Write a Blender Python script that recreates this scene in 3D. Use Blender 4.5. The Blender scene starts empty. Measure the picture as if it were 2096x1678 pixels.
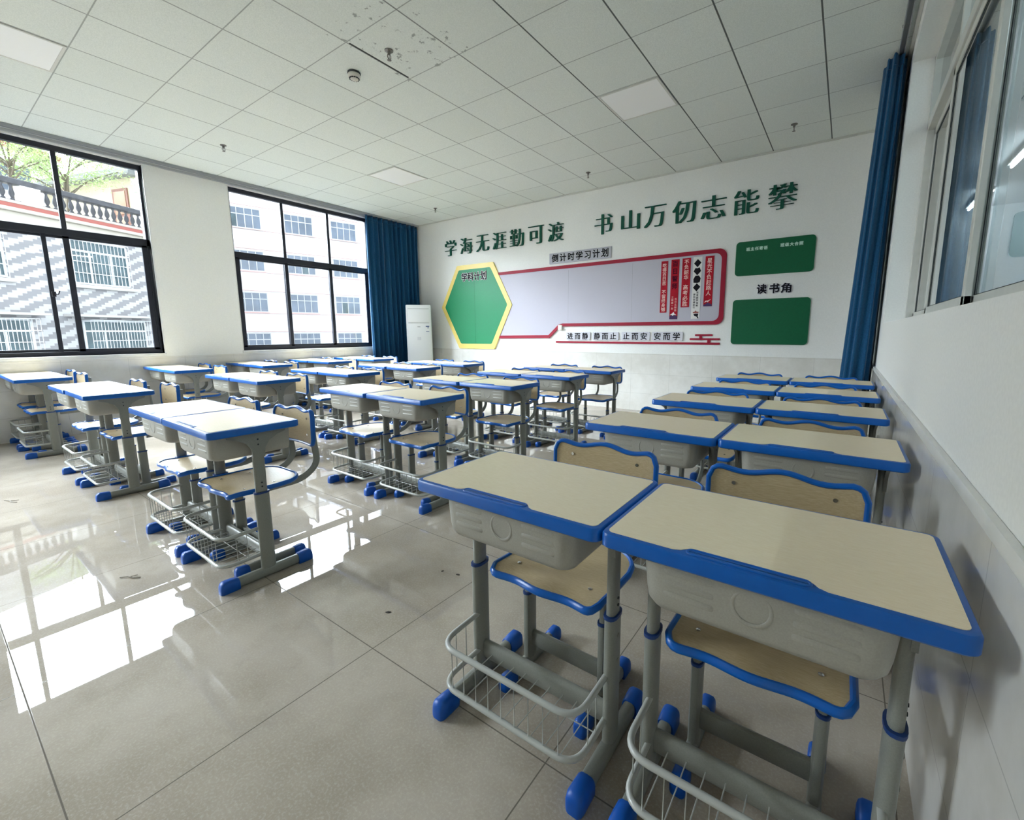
import bpy, bmesh, math, random
from mathutils import Vector, Matrix

# ------------------------------------------------------------------ camera, sky, exposure
S = bpy.context.scene
C = S.collection
PI = math.pi
cd = bpy.data.cameras.new('camera')
cam = bpy.data.objects.new('camera', cd)
C.objects.link(cam)
_r0 = Vector((0.82127306, 0.57052856, -0.00277898))
_r1 = Vector((0.08225628, -0.12322465, -0.9889639))
_r2 = Vector((-0.56457459, 0.81198082, -0.14813064))
M = Matrix((( _r0.x, -_r1.x, -_r2.x, 3.91992), (_r0.y, -_r1.y, -_r2.y, -1.01839), (_r0.z, -_r1.z, -_r2.z, 1.19989), (0, 0, 0, 1)))
cam.matrix_world = M
cd.sensor_fit = 'HORIZONTAL'
cd.sensor_width = 36.0
cd.lens = 898.48 / 2096 * 36
cd.shift_x = -53.798 / 2096
cd.shift_y = -23.82 / 2096
cd.clip_start = 0.02
cd.clip_end = 300
S.camera = cam
S.view_settings.view_transform = 'Standard'
S.view_settings.look = 'None'
S.view_settings.gamma = 1.0
S.view_settings.use_curve_mapping = False
S.view_settings.exposure = 1.45
S.cycles.use_denoising = True
S.cycles.max_bounces = 10
S.cycles.diffuse_bounces = 7
S.cycles.glossy_bounces = 5
S.cycles.transparent_max_bounces = 16
S.cycles.sample_clamp_indirect = 6.0
S.cycles.caustics_reflective = False
S.cycles.caustics_refractive = False
wd = bpy.data.worlds.new('overcast_sky')
S.world = wd
wd.use_nodes = True
# overcast sky with a broad bright region high behind the window-side buildings
_t = wd.node_tree
_bg = _t.nodes['Background']
SKY_BASE, SKY_GLOW, SKY_POW = 0.85, 48.0, 5.5
SKY_DIR = Vector((-0.84, -0.22, 0.43)).normalized()
_tc0 = _t.nodes.new('ShaderNodeTexCoord')
_vd = _t.nodes.new('ShaderNodeVectorMath'); _vd.operation = 'DOT_PRODUCT'
_t.links.new(_tc0.outputs['Generated'], _vd.inputs[0]); _vd.inputs[1].default_value = SKY_DIR
def _wm(op, a_, b_):
    x = _t.nodes.new('ShaderNodeMath'); x.operation = op
    for i_, v_ in enumerate((a_, b_)):
        if hasattr(v_, 'is_linked'): _t.links.new(v_, x.inputs[i_])
        else: x.inputs[i_].default_value = v_
    return x.outputs[0]
_g = _wm('POWER', _wm('MAXIMUM', _vd.outputs['Value'], 0.0), SKY_POW)
_t.links.new(_wm('ADD', _wm('MULTIPLY', _g, SKY_GLOW), SKY_BASE), _bg.inputs[1])
_bg.inputs[0].default_value = (0.87, 0.93, 1.0, 1)

def portal(name, loc, rot, sx, sy):
    l = bpy.data.lights.new(name, 'AREA')
    l.shape = 'RECTANGLE'; l.size = sx; l.size_y = sy
    l.cycles.is_portal = True
    o = bpy.data.objects.new(name, l); C.objects.link(o)
    o.location = loc; o.rotation_euler = rot
    return o
for i, yc in enumerate((-0.15, 3.12, -3.3)):
    portal('window_daylight', (-3.80, yc, 2.14), (0, -PI/2, 0), 2.40, 2.30)

# ------------------------------------------------------------------ helpers
rnd = random.Random(7)

def srgb(r, g, b):
    f = lambda c: (c/12.92 if c <= 0.04045 else ((c+0.055)/1.055)**2.4)
    return (f(r/255), f(g/255), f(b/255), 1)

class NT:
    def __init__(s, m):
        s.t = m.node_tree; s.n = s.t.nodes; s.l = s.t.links
    def node(s, typ, **kw):
        x = s.n.new(typ)
        for k, v in kw.items(): setattr(x, k, v)
        return x
    def put(s, sock, v):
        if hasattr(v, 'is_linked'): s.l.new(v, sock)
        else: sock.default_value = v
    def math(s, op, a, b=0.0, c=0.0, clamp=False):
        x = s.node('ShaderNodeMath', operation=op, use_clamp=clamp)
        s.put(x.inputs[0], a); s.put(x.inputs[1], b); s.put(x.inputs[2], c)
        return x.outputs[0]
    def mix(s, f, a, b):
        x = s.node('ShaderNodeMix', data_type='RGBA')
        s.put(x.inputs[0], f); s.put(x.inputs[6], a); s.put(x.inputs[7], b)
        return x.outputs[2]
    def coords(s, kind='Object'):
        return s.node('ShaderNodeTexCoord').outputs[kind]
    def xyz(s, v):
        x = s.node('ShaderNodeSeparateXYZ'); s.l.new(v, x.inputs[0]); return x.outputs
    def noise(s, v, scale, detail=4, rough=0.5):
        x = s.node('ShaderNodeTexNoise'); s.l.new(v, x.inputs['Vector'])
        x.inputs['Scale'].default_value = scale; x.inputs['Detail'].default_value = detail; x.inputs['Roughness'].default_value = rough
        return x.outputs['Fac']
    def mapping(s, v, scale):
        x = s.node('ShaderNodeMapping'); s.l.new(v, x.inputs['Vector']); x.inputs['Scale'].default_value = scale
        return x.outputs[0]
    def ramp(s, f, a, b):   # smooth 0..1 between a and b
        x = s.node('ShaderNodeMapRange', interpolation_type='SMOOTHSTEP')
        s.put(x.inputs[0], f); x.inputs[1].default_value = a; x.inputs[2].default_value = b
        return x.outputs[0]
    def line(s, coord, pitch, off, half):   # 1 on a seam line, 0 elsewhere
        q = s.math('FRACT', s.math('ADD', s.math('DIVIDE', s.math('SUBTRACT', coord, off), pitch), 100.5))
        d = s.math('MULTIPLY', s.math('ABSOLUTE', s.math('SUBTRACT', q, 0.5)), pitch)
        return s.math('SUBTRACT', 1.0, s.ramp(d, half*0.6, half*1.2))
    def bump(s, h, strength, dist):
        x = s.node('ShaderNodeBump'); s.put(x.inputs['Height'], h)
        x.inputs['Strength'].default_value = strength; x.inputs['Distance'].default_value = dist
        return x.outputs[0]

def mat(name, col, rough=0.5, metal=0.0, spec=0.5, coat=0.0, emit=None):
    m = bpy.data.materials.new(name); m.use_nodes = True
    b = m.node_tree.nodes['Principled BSDF']
    b.inputs['Base Color'].default_value = col
    b.inputs['Roughness'].default_value = rough
    b.inputs['Metallic'].default_value = metal
    b.inputs['Specular IOR Level'].default_value = spec
    b.inputs['Coat Weight'].default_value = coat
    b.inputs['Coat Roughness'].default_value = 0.05
    if emit:
        b.inputs['Emission Color'].default_value = emit[0]; b.inputs['Emission Strength'].default_value = emit[1]
    return m

def speckle(m, amount=0.06, scale=60, bump=0.0, dist=0.002):
    t = NT(m); b = t.n['Principled BSDF']; c = b.inputs['Base Color'].default_value[:]
    n = t.noise(t.coords(), scale, 3)
    dark = tuple(x*(1-amount*2) for x in c[:3]) + (1,)
    lite = tuple(min(1, x*(1+amount)) for x in c[:3]) + (1,)
    t.put(b.inputs['Base Color'], t.mix(t.ramp(n, 0.3, 0.7), dark, lite))
    if bump: t.put(b.inputs['Normal'], t.bump(n, bump, dist))
    return m

# ------------------------------------------------------------------ materials
M_wall = speckle(mat('white_paint', srgb(238, 238, 235), 0.6), 0.015, 90, 0.08)
M_blue = speckle(mat('blue_plastic', srgb(6, 90, 176), 0.3, 0, 0.4), 0.03, 25)
M_bluecap = speckle(mat('blue_cap_plastic', srgb(6, 78, 166), 0.4, 0, 0.4), 0.03, 40)
M_collar = mat('dark_blue_plastic', srgb(12, 52, 112), 0.4)
M_steel = speckle(mat('grey_powder_coat', srgb(130, 131, 123), 0.36), 0.04, 300, 0.05, 0.0005)
M_wire = mat('grey_wire', srgb(168, 169, 163), 0.3)
M_box = speckle(mat('grey_drawer_plastic', srgb(160, 157, 146), 0.44), 0.03, 300, 0.05, 0.0005)
M_chrome = mat('chrome_screw', srgb(215, 215, 215), 0.15, 1.0)
M_dark = mat('dark_slot', srgb(35, 38, 42), 0.6)
M_black = speckle(mat('black_aluminium', srgb(26, 28, 40), 0.4), 0.05, 20)
M_alu = speckle(mat('white_aluminium', srgb(208, 208, 202), 0.35), 0.02, 15)
M_stone = speckle(mat('white_stone', srgb(225, 225, 222), 0.35), 0.02, 12)
M_acwhite = mat('white_appliance_plastic', srgb(236, 238, 240), 0.3)
M_greydark = mat('grey_seam', srgb(120, 124, 128), 0.5)
M_green_letter = mat('dark_green_acrylic', srgb(8, 82, 64), 0.6, 0, 0.25)
M_ink = mat('black_acrylic', srgb(10, 8, 20), 0.65, 0, 0.2)
M_white = mat('white_acrylic', srgb(240, 240, 240), 0.4)
M_plate = mat('pale_grey_plate', srgb(214, 213, 222), 0.4)
M_plate2 = mat('grey_plate', srgb(176, 175, 186), 0.4)
M_red = mat('crimson_acrylic', srgb(156, 10, 46), 0.5, 0, 0.3)
M_banner = speckle(mat('red_banner_paper', srgb(178, 12, 38), 0.6, 0, 0.2), 0.08, 14)
M_cream = mat('cream_lettering', srgb(245, 205, 200), 0.5)
M_maroon = mat('dark_maroon_ink', srgb(74, 4, 36), 0.7, 0, 0.1)
M_navy = mat('navy_ink', srgb(58, 14, 84), 0.5)
M_yellow = mat('yellow_acrylic', srgb(240, 214, 118), 0.4)
M_board = speckle(mat('lilac_grey_board', srgb(190, 187, 200), 0.55), 0.02, 200)
M_teal = speckle(mat('green_board', srgb(8, 134, 86), 0.45, 0, 0.4), 0.03, 60)
M_green = speckle(mat('dark_green_board', srgb(4, 96, 60), 0.5, 0, 0.3), 0.03, 60)
M_mint = mat('mint_lettering', srgb(205, 240, 225), 0.5)
M_switch = mat('switch_plastic', srgb(232, 228, 210), 0.4)
M_panel = mat('lamp_diffuser', srgb(246, 246, 246), 0.5)
M_brass = mat('sprinkler_metal', srgb(120, 116, 112), 0.3, 0.8)
M_detector = mat('detector_plastic', srgb(214, 210, 200), 0.5)
M_shell = mat('grey_facade_edge', srgb(175, 172, 168), 0.7)

def laminate():
    m = mat('beech_laminate', srgb(222, 208, 176), 0.36)
    t = NT(m); b = t.n['Principled BSDF']
    g = t.noise(t.mapping(t.coords(), (6, 90, 6)), 6, 4)
    w = t.noise(t.coords(), 3, 2)
    c = t.mix(t.ramp(g, 0.35, 0.7), srgb(238, 221, 190), srgb(246, 232, 206))
    t.put(b.inputs['Base Color'], t.mix(t.math('MULTIPLY', w, 0.25), c, srgb(222, 206, 170)))
    return m
M_lam = laminate()

def wood():
    m = mat('oak_veneer', srgb(196, 172, 132), 0.38)
    t = NT(m); b = t.n['Principled BSDF']
    g = t.noise(t.mapping(t.coords(), (5, 110, 110)), 5, 5)
    t.put(b.inputs['Base Color'], t.mix(t.ramp(g, 0.3, 0.72), srgb(176, 155, 118), srgb(193, 174, 138)))
    return m
M_wood = wood()

def floor_mat():
    m = mat('polished_floor_tile', srgb(200, 195, 184), 0.07, 0, 0.42, 0.0)
    t = NT(m); b = t.n['Principled BSDF']
    co = t.coords(); x, y, z = t.xyz(co)
    a = t.noise(co, 1.3, 8, 0.62); f = t.noise(co, 9, 8, 0.65); g = t.noise(co, 130, 4, 0.7)
    c = t.mix(t.ramp(a, 0.35, 0.68), srgb(156, 145, 131), srgb(181, 171, 158))
    c = t.mix(t.math('MULTIPLY', t.ramp(f, 0.52, 0.72), 0.45), c, srgb(160, 150, 134))
    c = t.mix(t.math('MULTIPLY', t.ramp(g, 0.45, 0.7), 0.38), c, srgb(198, 191, 180))
    ln = t.math('MAXIMUM', t.line(x, 0.8, 3.322, 0.0022), t.line(y, 0.8, -0.129, 0.0022))
    t.put(b.inputs['Base Color'], t.mix(t.math('MULTIPLY', ln, 0.85), c, srgb(96, 90, 82)))
    sm = t.noise(co, 2.2, 6, 0.6)
    r = t.math('ADD', t.math('MULTIPLY', t.ramp(sm, 0.45, 0.75), 0.02), 0.006)
    t.put(b.inputs['Roughness'], t.math('ADD', r, t.math('MULTIPLY', ln, 0.6)))
    t.put(b.inputs['Specular IOR Level'], t.math('MULTIPLY', t.math('SUBTRACT', 1.0, ln), 0.42))
    h = t.math('MULTIPLY', t.noise(co, 5, 2), 0.12)
    t.put(b.inputs['Normal'], t.bump(h, 0.12, 0.0015))
    return m
M_floor = floor_mat()

def wains_mat(name, axis):
    m = mat(name, srgb(214, 212, 204), 0.12, 0, 0.5, 0.2)
    t = NT(m); b = t.n['Principled BSDF']
    co = t.coords(); q = t.xyz(co); u = q[axis]; z = q[2]
    a = t.noise(co, 2.5, 7, 0.65)
    c = t.mix(t.ramp(a, 0.3, 0.7), srgb(218, 215, 207), srgb(236, 234, 229))
    ln = t.math('MAXIMUM', t.line(u, 0.6, 0.02, 0.0018), t.line(z, 0.3, -0.03, 0.0018))
    t.put(b.inputs['Base Color'], t.mix(t.math('MULTIPLY', ln, 0.4), c, srgb(150, 148, 142)))
    t.put(b.inputs['Roughness'], t.math('ADD', 0.08, t.math('MULTIPLY', t.noise(co, 4, 5), 0.12)))
    t.put(b.inputs['Normal'], t.bump(t.math('MULTIPLY', ln, -1.0), 0.15, 0.001))
    return m
M_wx = wains_mat('pale_wall_tile_long', 0)
M_wy = wains_mat('pale_wall_tile_side', 1)

def ceil_mat():
    m = mat('mineral_fibre_ceiling', srgb(206, 212, 206), 0.85, 0, 0.2)
    t = NT(m); b = t.n['Principled BSDF']
    co = t.coords(); x, y, z = t.xyz(co)
    g = t.noise(co, 140, 2); big = t.noise(co, 1.1, 2)
    c = t.mix(t.ramp(g, 0.3, 0.7), srgb(217, 222, 218), srgb(232, 236, 232))
    # each tile a slightly different shade
    tx = t.math('FLOOR', t.math('DIVIDE', x, 0.6)); ty = t.math('FLOOR', t.math('DIVIDE', y, 0.6))
    cmb = t.node('ShaderNodeCombineXYZ'); t.put(cmb.inputs[0], tx); t.put(cmb.inputs[1], ty)
    wn = t.node('ShaderNodeTexWhiteNoise', noise_dimensions='2D'); t.l.new(cmb.outputs[0], wn.inputs['Vector'])
    c = t.mix(t.math('MULTIPLY', wn.outputs[0], 0.25), c, srgb(206, 212, 207))
    wob = t.math('MULTIPLY', t.math('SUBTRACT', big, 0.5), 0.006)
    lx = t.line(t.math('ADD', x, wob), 0.6, 0.0, 0.0065)      # seams running away from the camera, darker on the right
    ly = t.line(t.math('ADD', y, wob), 0.6, 0.0, 0.0045)
    sx = t.math('ADD', 0.55, t.math('MULTIPLY', t.ramp(x, 0.5, 2.0), 0.35))
    ln = t.math('MAXIMUM', t.math('MULTIPLY', lx, sx), t.math('MULTIPLY', ly, 0.5))
    # dirty marks on the one tile that was lifted around the sprinkler
    inx = t.math('MULTIPLY', t.math('GREATER_THAN', x, 0.56), t.math('LESS_THAN', x, 1.32))
    iny = t.math('MULTIPLY', t.math('GREATER_THAN', y, 1.0), t.math('LESS_THAN', y, 1.82))
    st = t.math('MULTIPLY', t.math('MULTIPLY', inx, iny), t.ramp(t.noise(co, 17, 5, 0.62), 0.60, 0.66))
    st = t.math('MULTIPLY', st, 0.55)
    gap = t.math('MULTIPLY', t.math('MULTIPLY', t.math('GREATER_THAN', x, 0.600), t.math('LESS_THAN', x, 0.618)),
                 t.math('MULTIPLY', t.math('GREATER_THAN', y, 1.22), t.math('LESS_THAN', y, 1.78)))
    c = t.mix(t.math('MAXIMUM', ln, st), c, srgb(62, 66, 66))
    c = t.mix(t.math('MULTIPLY', gap, 0.92), c, srgb(14, 14, 18))
    t.put(b.inputs['Base Color'], c)
    h = t.math('SUBTRACT', t.math('MULTIPLY', g, 0.3), t.math('MULTIPLY', ln, 2.0))
    t.put(b.inputs['Normal'], t.bump(h, 0.25, 0.003))
    return m
M_ceil = ceil_mat()

def glass_mat(name, tint=(0.93, 0.96, 0.97, 1), ior=1.5, boost=1.0):
    m = bpy.data.materials.new(name); m.use_nodes = True
    t = NT(m); t.n.clear()
    o = t.node('ShaderNodeOutputMaterial'); tr = t.node('ShaderNodeBsdfTransparent'); gl = t.node('ShaderNodeBsdfGlossy')
    tr.inputs[0].default_value = tint; gl.inputs['Roughness'].default_value = 0.0
    fr = t.node('ShaderNodeFresnel'); fr.inputs[0].default_value = ior
    mx = t.node('ShaderNodeMixShader')
    bf = t.node('ShaderNodeNewGeometry').outputs['Backfacing']
    t.put(mx.inputs[0], t.math('MULTIPLY', t.math('MULTIPLY', fr.outputs[0], boost, clamp=True), t.math('SUBTRACT', 1.0, bf)))
    t.l.new(tr.outputs[0], mx.inputs[1]); t.l.new(gl.outputs[0], mx.inputs[2]); t.l.new(mx.outputs[0], o.inputs[0])
    return m
M_glass = glass_mat('window_glass')
M_glass2 = glass_mat('corridor_window_glass', (0.80, 0.88, 0.90, 1), 1.52, 1.7)

def curtain_mat():
    m = mat('blue_curtain_fabric', srgb(12, 66, 112), 0.8, 0, 0.2)
    t = NT(m); b = t.n['Principled BSDF']
    n = t.noise(t.mapping(t.coords(), (300, 300, 60)), 1, 2)
    t.put(b.inputs['Base Color'], t.mix(t.ramp(n, 0.3, 0.7), srgb(6, 60, 98), srgb(16, 82, 122)))
    b.inputs['Sheen Weight'].default_value = 0.25
    return m
M_curtain = curtain_mat()

# outdoors
def zigzag_mat():
    m = mat('grey_zigzag_tile', srgb(150, 150, 154), 0.6)
    t = NT(m); b = t.n['Principled BSDF']
    x, y, z = t.xyz(t.coords())
    zs = t.math('MULTIPLY', t.math('FLOOR', t.math('DIVIDE', z, 0.07)), 0.07)
    xs = t.math('MULTIPLY', t.math('FLOOR', t.math('DIVIDE', x, 0.11)), 0.11)
    d = t.math('FRACT', t.math('DIVIDE', t.math('ADD', t.math('SUBTRACT', zs, t.math('MULTIPLY', xs, 0.52)), 50.0), 0.35))
    s = t.math('GREATER_THAN', d, 0.52)
    n = t.noise(t.coords(), 2, 3)
    c = t.mix(s, srgb(124, 123, 124), srgb(176, 175, 174))
    t.put(b.inputs['Base Color'], t.mix(t.math('MULTIPLY', n, 0.3), c, srgb(140, 138, 144)))
    return m
M_zig = zigzag_mat()
M_apt = speckle(mat('white_apartment_tile', srgb(236, 234, 236), 0.6), 0.03, 3)
M_pink = mat('pink_ledge', srgb(222, 188, 184), 0.7)
M_aptglass = speckle(mat('grey_window_glass', srgb(112, 124, 140), 0.2), 0.12, 0.7)
M_b1glass = speckle(mat('dark_window_glass', srgb(72, 92, 98), 0.2), 0.15, 1.5)
M_extwhite = mat('white_window_frame', srgb(200, 202, 204), 0.5)
M_rail = speckle(mat('weathered_stone_rail', srgb(74, 74, 78), 0.7), 0.15, 6)
M_redband = mat('red_band_paint', srgb(150, 84, 76), 0.7)
M_cornice = mat('cream_cornice', srgb(176, 170, 158), 0.7)
M_house = speckle(mat('cream_render', srgb(182, 174, 150), 0.8), 0.04, 2)
M_door = mat('brown_door', srgb(120, 82, 70), 0.6)
M_roof = mat('grey_eave', srgb(110, 112, 112), 0.8)
M_leaf = speckle(mat('young_green_leaf', srgb(160, 182, 122), 0.7), 0.2, 3)
M_bark = mat('grey_bark', srgb(92, 84, 72), 0.85)
M_ground = speckle(mat('grey_yard', srgb(105, 105, 103), 0.9), 0.1, 1)
M_scrap = mat('dark_scrap', srgb(70, 62, 54), 0.8)
M_twig = mat('dry_twig', srgb(138, 130, 118), 0.8)

# ------------------------------------------------------------------ mesh builder
class MB:
    def __init__(s): s.bm = bmesh.new()
    def box(s, x0, x1, y0, y1, z0, z1, bev=0.0, seg=2):
        t = bmesh.new(); bmesh.ops.create_cube(t, size=1.0)
        for v in t.verts:
            v.co = Vector(((x0+x1)/2 + v.co.x*(x1-x0), (y0+y1)/2 + v.co.y*(y1-y0), (z0+z1)/2 + v.co.z*(z1-z0)))
        if bev: bmesh.ops.bevel(t, geom=t.edges[:], offset=bev, segments=seg, affect='EDGES', profile=0.5)
        return s.merge(t, bev > 0)
    def merge(s, t, smooth=False):
        bmesh.ops.recalc_face_normals(t, faces=t.faces[:])
        me = bpy.data.meshes.new('tmp'); t.to_mesh(me); t.free()
        n = len(s.bm.faces); s.bm.from_mesh(me); bpy.data.meshes.remove(me)
        s.bm.faces.ensure_lookup_table()
        if smooth:
            for f in s.bm.faces[n:]: f.smooth = True
        return s
    def pydata(s, vs, fs, smooth=False, fix=True):
        t = bmesh.new(); bv = [t.verts.new(v) for v in vs]
        for f in fs:
            try: t.faces.new([bv[i] for i in f])
            except ValueError: pass
        if fix: return s.merge(t, smooth)
        me = bpy.data.meshes.new('tmp'); t.to_mesh(me); t.free(); n = len(s.bm.faces); s.bm.from_mesh(me); bpy.data.meshes.remove(me)
        return s
    def loft(s, rings, closed=False, caps=True, smooth=True):
        n = len(rings[0]); vs = [p for r in rings for p in r]; fs = []
        m = len(rings)
        for i in range(m if closed else m-1):
            a = i*n; b = ((i+1) % m)*n
            for j in range(n):
                k = (j+1) % n; fs.append((a+j, a+k, b+k, b+j))
        if caps and not closed:
            fs.append(tuple(range(n))[::-1]); fs.append(tuple((m-1)*n + j for j in range(n)))
        return s.pydata(vs, fs, smooth)
    def sweep(s, path, a, b=None, up=(0, 0, 1), n=10, closed=False, caps=True, smooth=True, power=2.0):
        """elliptical tube: half width a across (up x tangent), half width b along up"""
        b = a if b is None else b
        P = [Vector(p) for p in path]; L = len(P); up = Vector(up); rings = []
        for i in range(L):
            if closed: t = P[(i+1) % L] - P[i-1]
            else: t = P[min(i+1, L-1)] - P[max(i-1, 0)]
            t.normalize()
            sd = up.cross(t)
            if sd.length < 1e-4: sd = Vector((1, 0, 0)).cross(t)
            sd.normalize(); u2 = t.cross(sd)
            r = []
            for j in range(n):
                th = 2*PI*j/n; c_, s_ = math.cos(th), math.sin(th)
                cc = math.copysign(abs(c_)**(2/power), c_); ss = math.copysign(abs(s_)**(2/power), s_)
                r.append(P[i] + sd*(a*cc) + u2*(b*ss))
            rings.append(r)
        return s.loft(rings, closed, caps, smooth)
    def prism(s, poly, z0, z1, tr=lambda x, y, z: (x, y, z), smooth=False):
        n = len(poly)
        vs = [tr(x, y, z0) for x, y in poly] + [tr(x, y, z1) for x, y in poly]
        fs = [tuple(range(n))[::-1], tuple(range(n, 2*n))] + [(i, (i+1) % n, n+(i+1) % n, n+i) for i in range(n)]
        return s.pydata(vs, fs, smooth)
    def lathe(s, prof, n=16, at=(0, 0, 0)):
        rings = [[(at[0]+r*math.cos(2*PI*j/n), at[1]+r*math.sin(2*PI*j/n), at[2]+z) for j in range(n)] for r, z in prof]
        return s.loft(rings)
    def build(s, name, m, parent=None):
        me = bpy.data.meshes.new(name); s.bm.to_mesh(me); s.bm.free()
        for mm in (m if isinstance(m, (list, tuple)) else [m]): me.materials.append(mm)
        try: me.set_sharp_from_angle(angle=math.radians(42))
        except Exception: pass
        o = bpy.data.objects.new(name, me); C.objects.link(o)
        if parent: o.parent = parent
        return o

def tag(o, label, cat, group=None):
    o['label'] = label; o['category'] = cat
    if group: o['group'] = group
    return o
def thing(name, label, cat, loc=(0, 0, 0), rz=0.0, group=None):
    o = bpy.data.objects.new(name, None); C.objects.link(o)
    o.empty_display_size = 0.1; o.location = loc; o.rotation_euler = (0, 0, rz)
    return tag(o, label, cat, group)
def struct(name, mb, m, parent=None):
    o = mb.build(name, m, parent)
    if parent is None: o['kind'] = 'structure'
    return o
def sroot(name, loc=(0, 0, 0), rz=0.0):
    o = bpy.data.objects.new(name, None); C.objects.link(o); o.location = loc; o.rotation_euler = (0, 0, rz)
    o['kind'] = 'structure'; return o
def dup(root, loc, rz=0.0, label=None):
    r = root.copy(); C.objects.link(r); r.location = loc; r.rotation_euler = (0, 0, rz)
    if label: r['label'] = label
    for ch in root.children:
        c = ch.copy(); C.objects.link(c); c.parent = r
        for g in ch.children:
            d = g.copy(); C.objects.link(d); d.parent = c
    return r

def rrect(x0, x1, y0, y1, r, n=6):
    pts = []
    for cx, cy, a0 in ((x1-r, y1-r, 0), (x0+r, y1-r, PI/2), (x0+r, y0+r, PI), (x1-r, y0+r, 1.5*PI)):
        for i in range(n+1):
            a = a0 + PI/2*i/n; pts.append((cx+r*math.cos(a), cy+r*math.sin(a)))
    return pts
def fillet(path, r, n=5):
    """round the inner corners of an open 3-D polyline"""
    P = [Vector(p) for p in path]; out = [P[0]]
    for i in range(1, len(P)-1):
        a = (P[i-1]-P[i]); b = (P[i+1]-P[i]); q = min(r, a.length*0.49, b.length*0.49)
        p0 = P[i]+a.normalized()*q; p2 = P[i]+b.normalized()*q
        for k in range(n+1):
            t = k/n; out.append(p0*(1-t)**2 + P[i]*2*t*(1-t) + p2*t*t)
    out.append(P[-1]); return out

# text -> list of (verts, faces) in the plane x,z; the wall lies at y, letters stand out towards -y
_tc = {}
def glyph(ch, off=0.0, ext=0.0):
    key = (ch, off, ext)
    if key not in _tc:
        c = bpy.data.curves.new('glyph', 'FONT'); c.body = ch; c.offset = off; c.extrude = ext; c.resolution_u = 3
        o = bpy.data.objects.new('glyph', c); C.objects.link(o)
        dg = bpy.context.evaluated_depsgraph_get(); ev = o.evaluated_get(dg); me = ev.to_mesh()
        _tc[key] = ([tuple(v.co) for v in me.vertices], [tuple(p.vertices) for p in me.polygons])
        ev.to_mesh_clear(); bpy.data.objects.remove(o); bpy.data.curves.remove(c)
    return _tc[key]
def spread(r):
    if r <= 0: return [(0.0, 0.0)]
    n = 8 if r < 0.03 else 14
    return [(0.0, 0.0)]+[(r*math.cos(2*PI*k/n), r*math.sin(2*PI*k/n)) for k in range(n)]
def put_glyph(mb, ch, cx, cz, w, h, y, depth, off=0.0, grow=0.0, shifts=(0.0,), bold=0.0):
    """the glyph fitted to w x h around (cx, cz); grow widens the fitted box (for outlines)"""
    vs, fs = glyph(ch, 0.0, 0.0)
    x0 = min(v[0] for v in vs); x1 = max(v[0] for v in vs); y0 = min(v[1] for v in vs); y1 = max(v[1] for v in vs)
    sx = w/(x1-x0) if w else h/(y1-y0); sy = h/(y1-y0) if h else sx
    if h is None: sy = sx
    mx, my = (x0+x1)/2, (y0+y1)/2
    vs, fs = glyph(ch, off, 0.5)
    lay = 0
    for s_ in shifts:
        for bx, bz in spread(bold):
            dp = depth+lay*0.00012; lay += 1
            P = [(cx+(v[0]-mx+s_+bx)*sx, y-dp*(v[2]+0.5), cz+(v[1]-my+bz)*sy) for v in vs]
            mb.pydata(P, fs, fix=False)
def put_text(mb, s, cx, cz, em, y, depth, off=0.0, pitch=1.0, vertical=False, squash=1.0):
    n = len(s)
    for i, ch in enumerate(s):
        if ch == ' ': continue
        vs, fs = glyph(ch, 0.0, 0.5)
        k = i-(n-1)/2
        ox, oz = (0, -k*em*pitch) if vertical else (k*em*pitch, 0)
        for lay, (bx, bz) in enumerate(spread(off)):
            dp = depth+lay*0.00006
            P = [(cx+ox+(v[0]-0.5+bx)*em*squash, y-dp*(v[2]+0.5), cz+oz+(v[1]-0.38+bz)*em) for v in vs]
            mb.pydata(P, fs, fix=False)

# ------------------------------------------------------------------ room
XL, XR, YB, YF, H = -3.66, 4.167, 5.393, -4.6, 3.395
XO = -3.92      # outer face of the window wall
XC = 4.43       # corridor face of the right wall
WIN_Z0, WIN_Z1 = 0.94, 3.335
W1 = (-1.30, 1.005); W2 = (1.97, 4.27); W3_ADDED = (-4.45, -2.15)

struct('floor', MB().box(XO, XC, YF-0.1, YB+0.1, -0.12, 0.0), M_floor)
struct('ceiling', MB().box(XO, XC, YF-0.1, YB+0.1, H, H+0.1), M_ceil)
b = MB()
b.box(XO, XL, YF, YB, 0, WIN_Z0); b.box(XO, XL, YF, YB, WIN_Z1, H)
b.box(XO, XL, YF, W3_ADDED[0], WIN_Z0, WIN_Z1); b.box(XO, XL, W3_ADDED[1], W1[0], WIN_Z0, WIN_Z1)
b.box(XO, XL, W1[1], W2[0], WIN_Z0, WIN_Z1); b.box(XO, XL, W2[1], YB, WIN_Z0, WIN_Z1)
struct('wall_left', b, M_wall)
struct('wall_back', MB().box(XO, XC, YB, YB+0.2, 0, H), M_wall)
struct('wall_front', MB().box(XO, XC, YF-0.2, YF, 0, H), M_wall)
RW = (-0.95, 3.70); RZ0, RZ1 = 1.27, 3.25
b = MB()
b.box(XR, XC, YF, YB, 0, RZ0); b.box(XR, XC, YF, YB, RZ1, H)
b.box(XR, XC, YF, RW[0], RZ0, RZ1); b.box(XR, XC, RW[1], YB, RZ0, RZ1)
struct('wall_right', b, M_wall)
# tiled dado
b = MB(); b.box(XL, XL+0.008, YF, YB, 0, 0.895); struct('trim_1', b, M_wy)
b = MB(); b.box(XL+0.008, XR-0.010, YB-0.008, YB, 0, 0.880); struct('trim_2', b, M_wx)
b = MB(); b.box(XR-0.010, XR, YF, YB, 0, 0.845); struct('trim_3', b, M_wy)
b = MB(); b.box(XR-0.016, XR, YF, YB, 0.845, 0.878, 0.003); struct('trim_4', b, M_stone)
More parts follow.
